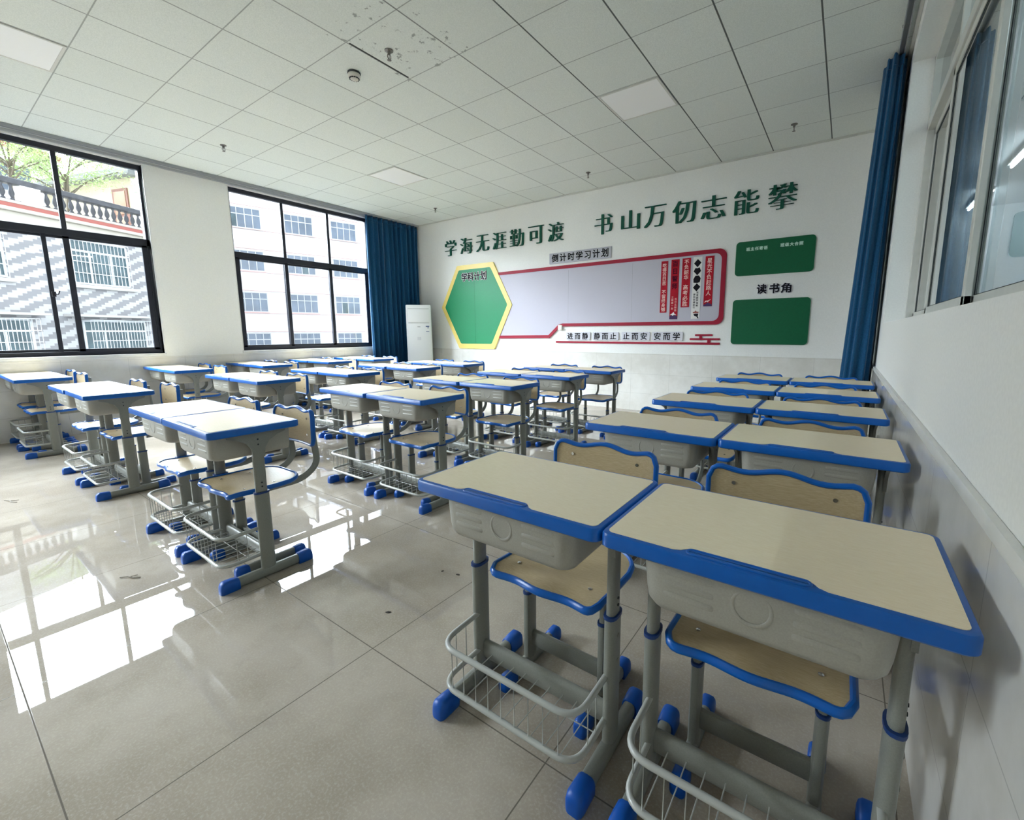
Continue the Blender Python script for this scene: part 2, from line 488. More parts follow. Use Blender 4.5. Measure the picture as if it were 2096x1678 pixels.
# ceiling edge mouldings
b = MB(); b.box(XL, XL+0.028, YF, YB, H-0.052, H, 0.006); b.box(XL, XL+0.06, YF, YB, H-0.022, H, 0.005); struct('trim_5', b, mat('grey_moulding', srgb(168, 172, 174), 0.5))
b = MB(); b.box(XL+0.055, XR-0.025, YB-0.022, YB, H-0.020, H, 0.003); struct('trim_6', b, M_alu)
b = MB(); b.box(XR-0.025, XR, YF, YB, H-0.020, H, 0.003); struct('trim_7', b, M_alu)

t = thing('chalkboard', 'long dark green chalkboard on the front wall, unseen, added to reduce bounced light', 'chalkboard', (0.3, YF, 1.0))  # unseen board, added to soak up fill light from the front wall
MB().box(-2.1, 2.1, 0.0005, 0.03, 0, 1.3).build('writing_surface', mat('chalkboard_green', srgb(30, 62, 50), 0.6), t)
b = MB()
for q in ((-2.15, 2.15, -0.06, 0.0), (-2.15, 2.15, 1.3, 1.35), (-2.15, -2.1, 0, 1.3), (2.1, 2.15, 0, 1.3)): b.box(q[0], q[1], 0.0005, 0.05, q[2], q[3], 0.004)
b.build('frame', M_alu, t)

# daylight windows in the left wall
FX = XL-0.055     # inner face of the frame
def bar(mb, y0, y1, z0, z1, d0=0.0, d1=0.06): mb.box(FX-d1, FX-d0, y0, y1, z0, z1, 0.003, 1)
def window(num, y0, y1, hook=True):
    r = sroot('window_%d' % num, (FX, (y0+y1)/2, WIN_Z0))
    def part(name, mb, m, p=r):
        o = mb.build(name, m, p); o.matrix_parent_inverse = Matrix.Translation((-FX, -(y0+y1)/2, -WIN_Z0)) if p is r else Matrix(); return o
    p = (y1-y0)/3
    f = MB()
    bar(f, y0, y1, WIN_Z0, 0.99); bar(f, y0, y1, 3.275, WIN_Z1); bar(f, y0, y0+0.03, 0.99, 3.275); bar(f, y1-0.03, y1, 0.99, 3.275)
    bar(f, y0, y1, 2.335, 2.42)
    for k in (1, 2): bar(f, y0+p*k-0.022, y0+p*k+0.022, 2.42, 3.275, 0.005, 0.05)
    part('frame', f, M_black)
    for k in range(3):
        s0, s1 = y0+p*k, y0+p*(k+1)
        d = 0.0 if k != 1 else 0.03
        sb = MB()
        a0 = s0+(0.03 if k == 0 else -0.03); a1 = s1+(-0.03 if k == 2 else 0.03)
        for q0, q1, z0, z1 in ((a0, a0+0.055, 0.985, 2.345), (a1-0.055, a1, 0.985, 2.345)): bar(sb, q0, q1, z0, z1, d+0.002, d+0.028)
        bar(sb, a0, a1, 0.985, 1.02, d+0.002, d+0.028); bar(sb, a0, a1, 2.31, 2.345, d+0.002, d+0.028)
        sa = part('sash', sb, M_black)
        g = MB(); g.box(FX-d-0.018, FX-d-0.014, a0+0.04, a1-0.04, 1.01, 2.32)
        go = g.build('pane', M_glass, sa)
        g = MB(); g.box(FX-0.03, FX-0.026, s0, s1, 2.41, 3.28); part('pane', g, M_glass)
    if num == 1:
        sb = MB(); bar(sb, 0.035, 0.075, 0.985, 2.345, 0.004, 0.026); sa = part('sash', sb, M_black)
        hk = MB(); hk.sweep(fillet([(FX+0.004, 0.075, 1.66), (FX+0.02, 0.10, 1.655), (FX+0.02, 0.115, 1.70)], 0.015), 0.006)
        hk.box(FX-0.004, FX+0.01, 0.05, 0.085, 1.63, 1.69, 0.004); hk.build('handle', M_black, sa)
    sl = MB(); sl.box(FX-0.005, XL+0.012, y0-0.02, y1+0.02, 0.905, WIN_Z0, 0.004); part('sill', sl, M_stone)
    rv = MB(); rv.box(FX-0.01, XL+0.004, y1, y1+0.012, WIN_Z0, WIN_Z1, 0.002); rv.box(FX-0.01, XL+0.004, y0-0.012, y0, WIN_Z0, WIN_Z1, 0.002); part('reveal', rv, M_stone)
    return r
window(1, *W1); window(2, *W2); window(3, *W3_ADDED)  # the third is out of view, added for extra daylight

# corridor windows in the right wall
WX = 4.345
r = sroot('window_4')
f = MB()
y0, y1 = RW
def rbar(mb, a0, a1, z0, z1, x0=-0.03, x1=0.03): mb.box(WX+x0, WX+x1, a0, a1, z0, z1, 0.003, 1)
rbar(f, y0, y1, RZ0, RZ0+0.035, -0.045, 0.045); rbar(f, y0, y1, RZ1-0.04, RZ1, -0.045, 0.045)
rbar(f, y0, y0+0.04, RZ0, RZ1, -0.045, 0.045); rbar(f, y1-0.045, y1, RZ0, RZ1, -0.045, 0.045)
rbar(f, y0, y1, 2.715, 2.785, -0.045, 0.045)
for ym in (2.66, 1.60, 0.55): rbar(f, ym-0.02, ym+0.02, 2.78, RZ1-0.03)
f.build('frame', M_alu, r)
for a0, a1, dx in ((2.60, 3.655, 0.012), (1.56, 2.70, -0.020), (0.50, 1.66, 0.012), (-0.90, 0.58, -0.020)):
    sb = MB()
    for q0, q1, z0, z1 in ((a0, a0+0.05, 1.305, 2.715), (a1-0.05, a1, 1.305, 2.715), (a0, a1, 1.305, 1.35), (a0, a1, 2.67, 2.715)):
        rbar(sb, q0, q1, z0, z1, dx-0.013, dx+0.013)
    sa = sb.build('sash', M_alu, r)
    g = MB(); g.box(WX+dx-0.002, WX+dx+0.002, a0+0.045, a1-0.045, 1.345, 2.675); g.build('pane', M_glass2, sa)
    gk = MB()
    for q0, q1, z0, z1 in ((a0+0.047, a0+0.055, 1.345, 2.675), (a1-0.055, a1-0.047, 1.345, 2.675), (a0+0.05, a1-0.05, 1.346, 1.354), (a0+0.05, a1-0.05, 2.666, 2.674)):
        rbar(gk, q0, q1, z0, z1, dx-0.006, dx-0.003)
    gk.build('gasket', M_dark, sa)
for a0, a1 in ((2.68, 3.655), (1.62, 2.64), (0.57, 1.58), (-0.91, 0.53)):
    g = MB(); g.box(WX-0.002, WX+0.002, a0, a1, 2.785, RZ1-0.04); g.build('pane', M_glass2, r)

# corridor beyond the right wall, with tube lamps added to brighten the room
M_corr = speckle(mat('pale_corridor_paint', srgb(226, 232, 236), 0.6), 0.02, 60)
struct('floor_corridor', MB().box(XC, 6.6, YF-1, 10, -0.12, 0.0), M_floor)
struct('ceiling_corridor', MB().box(XC, 6.6, YF-1, 10, 3.3, 3.4), M_corr)
struct('wall_corridor', MB().box(6.4, 6.6, YF-1, 10, 0, 3.3), M_corr)
struct('wall_corridor_end', MB().box(XC, 6.4, 9.8, 10.0, 0, 3.3), M_corr)
struct('wall_corridor_front', MB().box(XC, 6.4, YF-1, YF-0.8, 0, 3.3), M_corr)
struct('wall_corridor_side', MB().box(XC, XC+0.02, YB, 9.8, 0, 3.3), M_corr)
M_tube = mat('fill_light_tube', (1, 1, 1, 1), 0.4, emit=((0.96, 0.98, 1.0, 1), 22.0))
for yy in (-3.4, -0.9, 1.6, 4.1, 6.6, 9.0):
    t = thing('added_tube_lamp', 'added tube lamp on the corridor ceiling, brightening the room through the corridor windows', 'lamp', (5.45, yy, 3.3), 0, 'added corridor tube lamps')
    MB().box(-0.05, 0.05, -0.62, 0.62, -0.04, -0.001, 0.006).build('housing', M_alu, t)
    m = MB(); m.sweep([(0, -0.59, -0.06), (0, 0.59, -0.06)], 0.018, n=10); m.build('tube', M_tube, t)

# ------------------------------------------------------------------ things on the ceiling
def light_panel(x0, y0, label):
    t = thing('ceiling_light', label, 'ceiling light', (x0+0.3, y0+0.3, H), 0, 'square ceiling light panels')
    f = MB()
    for q in ((-0.292, 0.292, -0.292, -0.274), (-0.292, 0.292, 0.274, 0.292), (-0.292, -0.274, -0.274, 0.274), (0.274, 0.292, -0.274, 0.274)):
        f.box(*q, -0.007, -0.0005)
    f.build('frame', M_alu, t)
    f = MB(); f.box(-0.275, 0.275, -0.275, 0.275, -0.004, -0.0005); f.build('diffuser', M_panel, t)
light_panel(1.8, 3.0, 'square white flush ceiling light panel, the large one nearer the slogan wall and corridor')
light_panel(-1.8, 3.0, 'square white flush ceiling light panel high above the gap between window and air conditioner')
light_panel(-1.8, -0.6, 'square white flush ceiling light panel cut by the photo edge above the near window')
light_panel(1.8, -0.6, 'square white flush ceiling light panel above the front row, out over the camera')

def sprinkler(x, y, label, tilt=0.0):
    t = thing('sprinkler', label, 'sprinkler', (x, y, H), tilt, 'pendent fire sprinklers')
    m = MB(); m.lathe([(0.004, -0.0005), (0.033, -0.0005), (0.033, -0.006), (0.014, -0.012), (0.011, -0.03), (0.004, -0.03)], 16); m.build('escutcheon', M_brass, t)
    m = MB()
    for s_ in (-1, 1): m.sweep(fillet([(0, s_*0.008, -0.03), (0, s_*0.017, -0.042), (0, s_*0.013, -0.058), (0, 0, -0.068)], 0.01), 0.003, n=8)
    m.sweep([(0, 0, -0.03), (0, 0, -0.066)], 0.0022, n=8); m.build('frame_arm', M_brass, t)
    m = MB(); m.lathe([(0.002, -0.066), (0.016, -0.069), (0.017, -0.071), (0.002, -0.072)], 14); m.build('deflector', M_brass, t)
for x, y, l in ((-2.297, 1.432, 'small dark sprinkler head below the ceiling near the pier between the daylight windows'),
                (0.791, 4.71, 'small dark sprinkler head above the gap in the green slogan'),
                (3.278, 4.713, 'small dark sprinkler head nearest the tall corridor-side curtain'),
                (-2.276, 4.698, 'small dark sprinkler head nearest the wide window curtain'),
                (0.785, 1.448, 'large dark sprinkler head in the dirty stained ceiling tile')):
    sprinkler(x, y, l)
t = thing('smoke_detector', 'round beige smoke detector on the ceiling beside the stained tile', 'smoke detector', (0.29, 1.465, H))
m = MB(); m.lathe([(0.005, -0.0005), (0.052, -0.0005), (0.054, -0.010), (0.050, -0.014), (0.005, -0.014)], 28); m.build('mounting_base', M_dark, t)
m = MB(); m.lathe([(0.048, -0.014), (0.052, -0.024), (0.047, -0.040), (0.034, -0.046), (0.034, -0.052), (0.028, -0.056), (0.004, -0.058)], 28); m.build('cover', M_detector, t)
m = MB()
for k in range(12):
    a = 2*PI*k/12; m.box(0.035*math.cos(a)-0.006, 0.035*math.cos(a)+0.006, 0.035*math.sin(a)-0.006, 0.035*math.sin(a)+0.006, -0.0525, -0.0455)
m.build('vent_slot', M_dark, t)

# curtain tracks
def track(x0, x1, y0, y1, label):
    t = thing('curtain_track', label, 'curtain track', ((x0+x1)/2, (y0+y1)/2, H))
    m = MB(); w = (x1-x0)/2; l = (y1-y0)/2
    m.box(-w, w, -l, l, -0.010, -0.001, 0.002); m.box(-w, -w+0.006, -l, l, -0.034, -0.009, 0.001); m.box(w-0.006, w, -l, l, -0.034, -0.009, 0.001)
    m.build('rail', mat('grey_track', srgb(150, 154, 158), 0.4), t)
    m = MB()
    for k in range(int((y1-y0)/0.9)+1): m.box(-w-0.004, w+0.004, -l+0.1+k*0.9, -l+0.13+k*0.9, -0.006, -0.0005)
    m.build('bracket', M_greydark, t)
track(-3.570, -3.515, -2.1, 5.36, 'long white curtain track along the ceiling above the daylight windows')
track(4.075, 4.115, -1.2, 4.75, 'thin curtain track along the ceiling beside the corridor windows')

# ------------------------------------------------------------------ curtains
def curtain(name, label, y0, y1, x, z0, z1, folds, amp, seed, ntop=1.0, xfun=None, yfun=None):
    rr = random.Random(seed)
    nu, nv = folds*14, 26
    ph = [rr.uniform(-0.5, 0.5) for _ in range(folds+2)]; am = [rr.uniform(0.7, 1.2) for _ in range(folds+2)]
    vs, fs = [], []
    for j in range(nv+1):
        v = j/nv; z = z1+(z0-z1)*v
        for i in range(nu+1):
            u = i/nu; k = u*folds; a = int(min(k, folds-1))
            tt = k-a
            s_ = tt*tt*(3-2*tt)
            A = amp*(am[a]*(1-s_)+am[a+1]*s_)*(0.62+0.38*v)
            p_ = 2*PI*k + (ph[a]*(1-s_)+ph[a+1]*s_)*(0.4+0.6*v)
            xx = x + A*math.sin(p_) + 0.25*A*math.sin(2.3*p_+1.0+v*1.2)
            yy = y0+(y1-y0)*u + 0.2*A*math.cos(p_)
            if xfun: xx = xfun(u, v, xx)
            if yfun: yy = yfun(u, v, yy)
            vs.append((xx, yy, z))
    for j in range(nv):
        for i in range(nu):
            a = j*(nu+1)+i; fs.append((a, a+1, a+nu+2, a+nu+1))
    t = thing(name, label, 'curtain', ((0, 0, 0)))
    m = MB(); m.pydata(vs, fs, True); o = m.build('fabric', M_curtain, t)
    md = o.modifiers.new('thick', 'SOLIDIFY'); md.thickness = 0.004; md.offset = 0
    hb = MB()
    nt = nu+1
    rings = [vs[i] for i in range(nt)]
    hv = [(p[0], p[1], p[2]+0.012) for p in rings] + [(p[0], p[1], p[2]-0.075) for p in rings]
    hb.pydata(hv, [(i, i+1, nt+i+1, nt+i) for i in range(nt-1)], True); h = hb.build('heading_tape', M_curtain, t)
    md = h.modifiers.new('thick', 'SOLIDIFY'); md.thickness = 0.009; md.offset = 0
    return t
curtain('curtain', 'wide pleated blue curtain drawn beside the window, behind the air conditioner', 4.13, 5.33, -3.545, 0.05, H-0.05, 11, 0.058, 3)
curtain('curtain', 'pleated blue curtain drawn at the camera end of the near window', -1.95, -0.78, -3.555, 0.05, H-0.05, 12, 0.045, 9)
def bundle(label):
    rr = random.Random(5); nth, nv, nf = 132, 30, 11
    ph = [rr.uniform(-0.6, 0.6) for _ in range(nf)]; am = [rr.uniform(0.6, 1.25) for _ in range(nf)]
    rings = []
    for j in range(nv+1):
        v = j/nv; z = (H-0.03)+(0.40-(H-0.03))*v
        ax = 0.074+0.050*v; ay = 0.36-0.10*v
        cx = 4.156-ax*1.12-0.004*v; cy = 4.12+0.30*v**1.2
        ring = []
        for i in range(nth):
            th = 2*PI*i/nth; k = int(i/nth*nf) % nf; k2 = (k+1) % nf; f_ = i/nth*nf-int(i/nth*nf); f_ = f_*f_*(3-2*f_)
            A = am[k]*(1-f_)+am[k2]*f_; P = (ph[k]*(1-f_)+ph[k2]*f_)*(0.5+v)
            w = math.cos(nf*th+P+0.5*math.sin(2.2*v+th)); w = math.copysign(abs(w)**0.7, w)
            r = 1+0.15*A*w
            c_, s_ = math.cos(th), math.sin(th)
            x = cx+ax*r*math.copysign(abs(c_)**0.8, c_); y = cy+ay*(1+0.06*A*w)*math.copysign(abs(s_)**0.8, s_)
            ring.append((min(x, 4.157), y, z+(0.012*w if j == 0 else 0)))
        rings.append(ring)
    t = thing('curtain', label, 'curtain', (0, 0, 0))
    m = MB(); m.loft(rings); m.build('fabric', M_curtain, t)
    hd = [[((p[0]-4.07)*1.03+4.07 if p[0] < 4.15 else p[0], p[1]-(0.004 if p[1] < 4.1 else 0), z) for p in rings[0]] for z in (H-0.105, H-0.10, H-0.035, H-0.028)]
    m = MB(); m.loft(hd); m.build('heading_tape', M_curtain, t)
bundle('tall gathered blue curtain hanging in the corridor-side corner behind the last desks')

# ------------------------------------------------------------------ air conditioner
ax, ay = -3.13, 4.95
t = thing('air_conditioner', 'tall white floor-standing air conditioner in the corner beside the wide blue curtain', 'air conditioner', (ax, ay, 0), math.radians(46))
m = MB(); m.box(-0.24, 0.24, -0.14, 0.15, 0.03, 1.745, 0.02, 3); m.box(-0.25, 0.25, -0.15, 0.16, 0, 0.035, 0.008); m.build('cabinet', M_acwhite, t)
m = MB(); m.box(-0.20, 0.20, -0.146, -0.135, 1.40, 1.665, 0.004); o = m.build('outlet_panel', M_acwhite, t)
m = MB(); m.box(-0.20, 0.20, -0.1425, -0.139, 1.392, 1.398); m.box(-0.20, 0.20, -0.1425, -0.139, 1.667, 1.672); m.build('seam', M_greydark, t)
m = MB(); m.box(-0.205, 0.205, -0.145, -0.135, 0.12, 1.385, 0.004); p_ = m.build('front_panel', M_acwhite, t)
m = MB(); m.box(-0.028, 0.028, -0.1475, -0.144, 1.315, 1.325); m.build('badge', M_greydark, p_)
m = MB(); m.box(0.13, 0.20, -0.1465, -0.144, 1.22, 1.34); q = m.build('energy_label', M_white, t)
m = MB(); m.box(0.132, 0.198, -0.148, -0.146, 1.318, 1.338); m.box(0.165, 0.185, -0.148, -0.146, 1.29, 1.31); m.box(0.135, 0.195, -0.148, -0.146, 1.222, 1.23); m.build('label_print', mat('blue_label_ink', srgb(60, 90, 140)), q)
m = MB()
for k in range(4): m.box(-0.03+k*0.018, -0.022+k*0.018, -0.1465, -0.144, 1.06, 1.12)
m.build('display_panel', mat('pale_display', srgb(205, 208, 214)), p_)

# ------------------------------------------------------------------ back wall display
WY = YB-0.0005
SL1 = list(zip('学海无涯勤可渡', (-2.62, -2.20, -1.784, -1.38, -0.982, -0.568, -0.169)))
SL2 = list(zip('书山万仞志能攀', (0.705, 1.147, 1.52, 1.933, 2.324, 2.727, 3.137)))
WID = {'学': .30, '海': .31, '无': .31, '涯': .31, '勤': .30, '可': .31, '渡': .30, '书': .29, '山': .28, '万': .31, '仞': .31, '志': .31, '能': .29, '攀': .31}
order = ('first', 'second', 'third', 'fourth', 'fifth', 'sixth', 'last')
for half, sl in (('window-side', SL1), ('corridor-side', SL2)):
    for i, (ch, cx) in enumerate(sl):
        m = MB(); put_glyph(m, ch, 0, 0, WID[ch], 0.305 if ch != '山' else 0.285, 0, 0.022, off=-0.019, shifts=(-0.040, -0.020, 0, 0.020, 0.040))
        o = m.build('wall_character', M_green_letter); o.location = (cx, WY, 2.848)
        tag(o, 'raised dark green character %s, %s of the %s half of the wall slogan' % (ch, order[i], half), 'wall lettering', 'raised green slogan characters')

HEXO = [(-2.455, 2.492), (-1.533, 2.490), (-1.098, 1.702), (-1.531, 0.895), (-2.450, 0.892), (-2.916, 1.708)]
HEXI = [(-2.408, 2.405), (-1.60, 2.403), (-1.205, 1.708), (-1.597, 0.990), (-2.398, 0.987), (-2.816, 1.708)]
def xz(y): return lambda x, z, d: (x, y-d, z)
t = thing('hexagon_board', 'hexagonal green notice board with thick yellow border on the back wall', 'notice board', (-2.0, YB, 1.7))
def child_at(o, par):
    o.matrix_parent_inverse = Matrix.Translation(par.location).inverted(); return o
def roundpoly(poly, r, n=4):
    out = []; L = len(poly)
    for i in range(L):
        a = Vector(poly[i-1]+(0,)); p = Vector(poly[i]+(0,)); b_ = Vector(poly[(i+1) % L]+(0,))
        p0 = p+(a-p).normalized()*r; p2 = p+(b_-p).normalized()*r
        for k in range(n+1):
            q = k/n; v = p0*(1-q)**2 + p*2*q*(1-q) + p2*q*q; out.append((v.x, v.y))
    return out
def wallpoly(name, poly, d0, d1, m_, par):
    m = MB(); m.prism(poly, d0, d1, xz(WY)); o = m.build(name, m_, par)
    if par is not None: child_at(o, par)
    return o
wallpoly('border', roundpoly(HEXO, 0.02), 0.0, 0.022, M_yellow, t)
pn = wallpoly('panel', roundpoly(HEXI, 0.03), 0.0, 0.0235, M_teal, t)
sm = MB(); sm.box(-2.005, -2.002, WY-0.0242, WY-0.022, 1.0, 2.18); o = sm.build('seam', M_green, pn)
m = MB(); put_text(m, '学科计划', -2.01, 2.265, 0.165, WY-0.0235, 0.004, off=0.06, pitch=1.0); child_at(m.build('lettering_outline', M_white, t), t)
m = MB(); put_text(m, '学科计划', -2.01, 2.265, 0.165, WY-0.026, 0.004, off=0.028, pitch=1.0); child_at(m.build('lettering', M_ink, t), t)

t = thing('heading_plate', 'grey heading plate with seven black characters above the red-framed board', 'sign', (0.28, YB, 2.42))
wallpoly('plate', rrect(-0.29, 0.842, 2.337, 2.508, 0.006), 0.0, 0.016, M_plate2, t)
m = MB(); put_text(m, '倒计时学习计划', 0.285, 2.425, 0.135, WY-0.016, 0.003, off=0.055, pitch=1.13); child_at(m.build('lettering_outline', M_white, t), t)
m = MB(); put_text(m, '倒计时学习计划', 0.285, 2.425, 0.135, WY-0.018, 0.003, off=0.032, pitch=1.13); child_at(m.build('lettering', M_ink, t), t)

# large red framed display board with its step
t = thing('display_board', 'wide lilac-grey display board with stepped crimson frame between hexagon and green boards', 'notice board', (0.6, YB, 1.8))
def arc(cx, cz, r, a0, a1, n=8): return [(cx+r*math.cos(a0+(a1-a0)*k/n), cz+r*math.sin(a0+(a1-a0)*k/n)) for k in range(n+1)]
outer = [(-1.41, 2.290)] + arc(2.43, 2.205, 0.10, PI/2, 0) + arc(2.43, 1.402, 0.10, 0, -PI/2) + [(-0.02, 1.302), (-0.085, 1.285), (-0.29, 1.108), (-1.41, 1.095)]
inner = [(-1.41, 2.240)] + arc(2.385, 2.165, 0.085, PI/2, 0) + arc(2.385, 1.437, 0.085, 0, -PI/2) + [(-0.02, 1.350), (-0.11, 1.330), (-0.31, 1.155), (-1.41, 1.147)]
wallpoly('panel', inner, 0.0, 0.012, M_board, t)
n = len(outer); vs = []; fs = []
for y_, pl in ((WY, outer), (WY, inner), (WY-0.02, outer), (WY-0.02, inner)): vs += [(p[0], y_, p[1]) for p in pl]
for i in range(n-1):
    fs += [(2*n+i, 2*n+i+1, 3*n+i+1, 3*n+i), (i, i+1, 2*n+i+1, 2*n+i), (n+i, 3*n+i, 3*n+i+1, n+i+1)]
fs += [(0, 2*n, 3*n, n), (n-1, 2*n-1, 4*n-1, 3*n-1)]
m = MB(); m.pydata(vs, fs); child_at(m.build('frame', M_red, t), t)
m = MB()
for x_ in (0.08, 1.2): m.box(x_, x_+0.002, WY-0.0125, WY-0.0118, 1.36, 2.22)
child_at(m.build('seam', M_greydark, t), t)

t = thing('light_switch', 'small cream light switch at the step of the crimson frame', 'switch', (-0.065, YB, 1.283))
m = MB(); m.box(-0.042, 0.042, -0.033, -0.0205, -0.043, 0.043, 0.004); m.build('wall_plate', M_switch, t)
m = MB(); m.box(-0.03, 0.03, -0.037, -0.032, -0.03, 0.03, 0.003); m.build('rocker', M_white, t)

for s_, cx, l in (('进而静', 0.273, 'first'), ('静而止', 0.773, 'second'), ('止而安', 1.276, 'third'), ('安而学', 1.768, 'last')):
    t = thing('word_plate', 'pale grey rounded plate reading %s, %s under the red board' % (s_, l), 'sign', (cx, YB, 1.142), 0, 'pale word plates under the red board')
    child_at(MB().prism(rrect(cx-0.227, cx+0.227, 1.079, 1.207, 0.02), 0, 0.016, xz(WY)).build('plate', M_plate, t), t)
    m = MB(); put_text(m, s_, cx-0.005, 1.142, 0.112, WY-0.016, 0.003, off=0.016, pitch=1.26); child_at(m.build('lettering', M_ink, t), t)
t = thing('underline_strip', 'thin crimson strip under the word plates with a stepped cloud ornament', 'wall ornament', (1.2, YB, 1.04))
m = MB(); m.prism(rrect(-0.16, 2.502, 1.026, 1.056, 0.006), 0, 0.012, xz(WY)); child_at(m.build('strip', M_red, t), t)
m = MB()
for q in ((2.095, 2.500, 1.090, 1.116), (2.166, 2.402, 1.146, 1.172), (2.225, 2.262, 1.112, 1.150), (2.335, 2.375, 1.052, 1.094)):
    m.prism(rrect(q[0], q[1], q[2], q[3], 0.008), 0, 0.012, xz(WY))
child_at(m.build('cloud_ornament', M_red, t), t)

# slogan strips inside the board
BY = WY-0.0125
def strip(x0, x1, z0, z1, m_, label):
    t = thing('slogan_strip', label, 'banner', ((x0+x1)/2, YB, z0), 0, 'narrow vertical slogan strips')
    mm = MB(); mm.prism([(x0, z0), (x1, z0), (x1, z1), (x0, z1)], 0, 0.004, xz(BY)); child_at(mm.build('paper', m_, t), t)
    def txt(s, cx, cz, em, mat_, pitch=1.0, off=0.0, nm='lettering'):
        q = MB(); put_text(q, s, cx, cz, em, BY-0.004, 0.0015, off=off, pitch=pitch, vertical=True); child_at(q.build(nm, mat_, t), t)
    def shape(poly, mat_, nm, d=0.0015):
        q = MB(); q.prism(poly, 0.004, 0.004+d, xz(BY)); child_at(q.build(nm, mat_, t), t)
    return txt, shape
txt, shp = strip(1.645, 1.743, 1.482, 2.208, M_banner, 'narrow red slogan strip, first from the hexagon, with ten white brush characters')
txt('吃得百日苦 不留终身憾', 1.694, 1.838, 0.062, M_cream, 1.0, 0.014)
txt, shp = strip(1.790, 1.905, 1.385, 2.218, M_banner, 'red slogan strip with dark smudged characters and purple foot')
txt('百日誓师', 1.848, 2.005, 0.085, M_maroon, 1.22, 0.022)
txt('三载搏一刻', 1.825, 1.615, 0.034, M_cream, 1.15, 0.002); txt('百日见朝暮', 1.872, 1.590, 0.034, M_cream, 1.15, 0.002)
shp([(1.792, 1.386), (1.903, 1.386), (1.903, 1.425), (1.87, 1.44), (1.83, 1.45), (1.792, 1.425)], M_navy, 'hill_print')
shp([(1.797, 1.448), (1.83, 1.468), (1.85, 1.488), (1.862, 1.462), (1.893, 1.445), (1.855, 1.447), (1.835, 1.432), (1.828, 1.447)], M_white, 'bird_print', 0.003)
txt, shp = strip(1.946, 2.063, 1.549, 2.221, M_banner, 'red slogan strip with eight white characters, the lower ones larger')
txt('不负韶华', 2.006, 2.065, 0.068, M_cream, 1.04, 0.012); txt('高考必胜', 2.004, 1.712, 0.074, M_cream, 1.02, 0.016)
txt, shp = strip(2.097, 2.216, 1.385, 2.224, mat('white_banner_paper', srgb(226, 224, 222)), 'white slogan strip with four black diamonds in a column')
for k in range(4):
    cz = 2.14-k*0.108; w_ = 0.05
    pl = [(2.157, cz+0.055), (2.157+w_, cz+0.004), (2.157, cz-0.055), (2.157-w_, cz-0.002)]
    if k == 1: pl = [(2.13, cz+0.045), (2.157, cz+0.04), (2.185, cz+0.05), (2.207, cz), (2.157, cz-0.055), (2.107, cz)]
    if k == 2: pl = [(2.135, cz+0.05), (2.18, cz+0.05), (2.207, cz+0.012), (2.195, cz-0.04), (2.165, cz-0.05), (2.112, cz-0.045), (2.108, cz+0.005)]
    shp(pl, M_ink, 'diamond_print')
txt('我要圆梦顶峰', 2.172, 1.655, 0.030, M_ink, 1.18, 0.004); txt('披荆斩棘前行', 2.132, 1.630, 0.030, M_ink, 1.18, 0.004)
shp([(2.125, 1.462), (2.195, 1.462), (2.205, 1.48), (2.172, 1.485), (2.16, 1.50), (2.145, 1.484), (2.12, 1.478)], M_redband, 'fish_print')
shp([(2.13, 1.448), (2.165, 1.456), (2.20, 1.455), (2.19, 1.42), (2.205, 1.392), (2.19, 1.388), (2.178, 1.412), (2.145, 1.425)], M_ink, 'fin_print')
txt, shp = strip(2.258, 2.372, 1.552, 2.220, M_banner, 'red slogan strip nearest the rounded corner, seven white characters over a purple hill')
txt('星光不负赶路人', 2.316, 1.945, 0.070, M_cream, 1.03, 0.014)
shp([(2.26, 1.553), (2.37, 1.553), (2.37, 1.575), (2.34, 1.59), (2.315, 1.602), (2.29, 1.585), (2.26, 1.572)], M_navy, 'hill_print')
shp([(2.268, 1.60), (2.285, 1.628), (2.315, 1.63), (2.36, 1.648), (2.33, 1.622), (2.318, 1.606), (2.302, 1.616)], M_cream, 'bird_print')

# two green boards and the reading corner heading
def board(z0, z1, label):
    t = thing('green_board', label, 'notice board', (3.085, YB, z0), 0, 'rounded green boards')
    child_at(MB().prism(rrect(2.641, 3.529, z0, z1, 0.045), 0, 0.016, xz(WY)).build('panel', M_green, t), t)
    return t
t = board(1.927, 2.356, 'rounded dark green board with two short white headings, the upper of the two')
m = MB(); put_text(m, '班主任寄语', 2.888, 2.257, 0.046, WY-0.016, 0.002, off=0.03, pitch=1.1); child_at(m.build('lettering', M_mint, t), t)
m = MB(); put_text(m, '班级大合照', 3.277, 2.268, 0.046, WY-0.016, 0.002, off=0.03, pitch=1.1); child_at(m.build('lettering', M_mint, t), t)
board(1.039, 1.621, 'plain rounded green board, the lower of the two, above the tiled dado')
for ch, cx, l in (('读', 2.976, 'first'), ('书', 3.121, 'middle'), ('角', 3.253, 'last')):
    t = thing('heading_character', 'black character %s with white rim, %s of the heading between the green boards' % (ch, l), 'wall lettering', (cx, YB, 1.747), 0, 'reading corner heading characters')
    m = MB(); put_glyph(m, ch, 0, 0, 0.108, 0.115, -0.0005, 0.012, bold=0.06); m.build('backing', M_plate, t)
    m = MB(); put_glyph(m, ch, 0, 0, 0.108, 0.115, -0.012, 0.005, bold=0.026); m.build('face', M_ink, t)

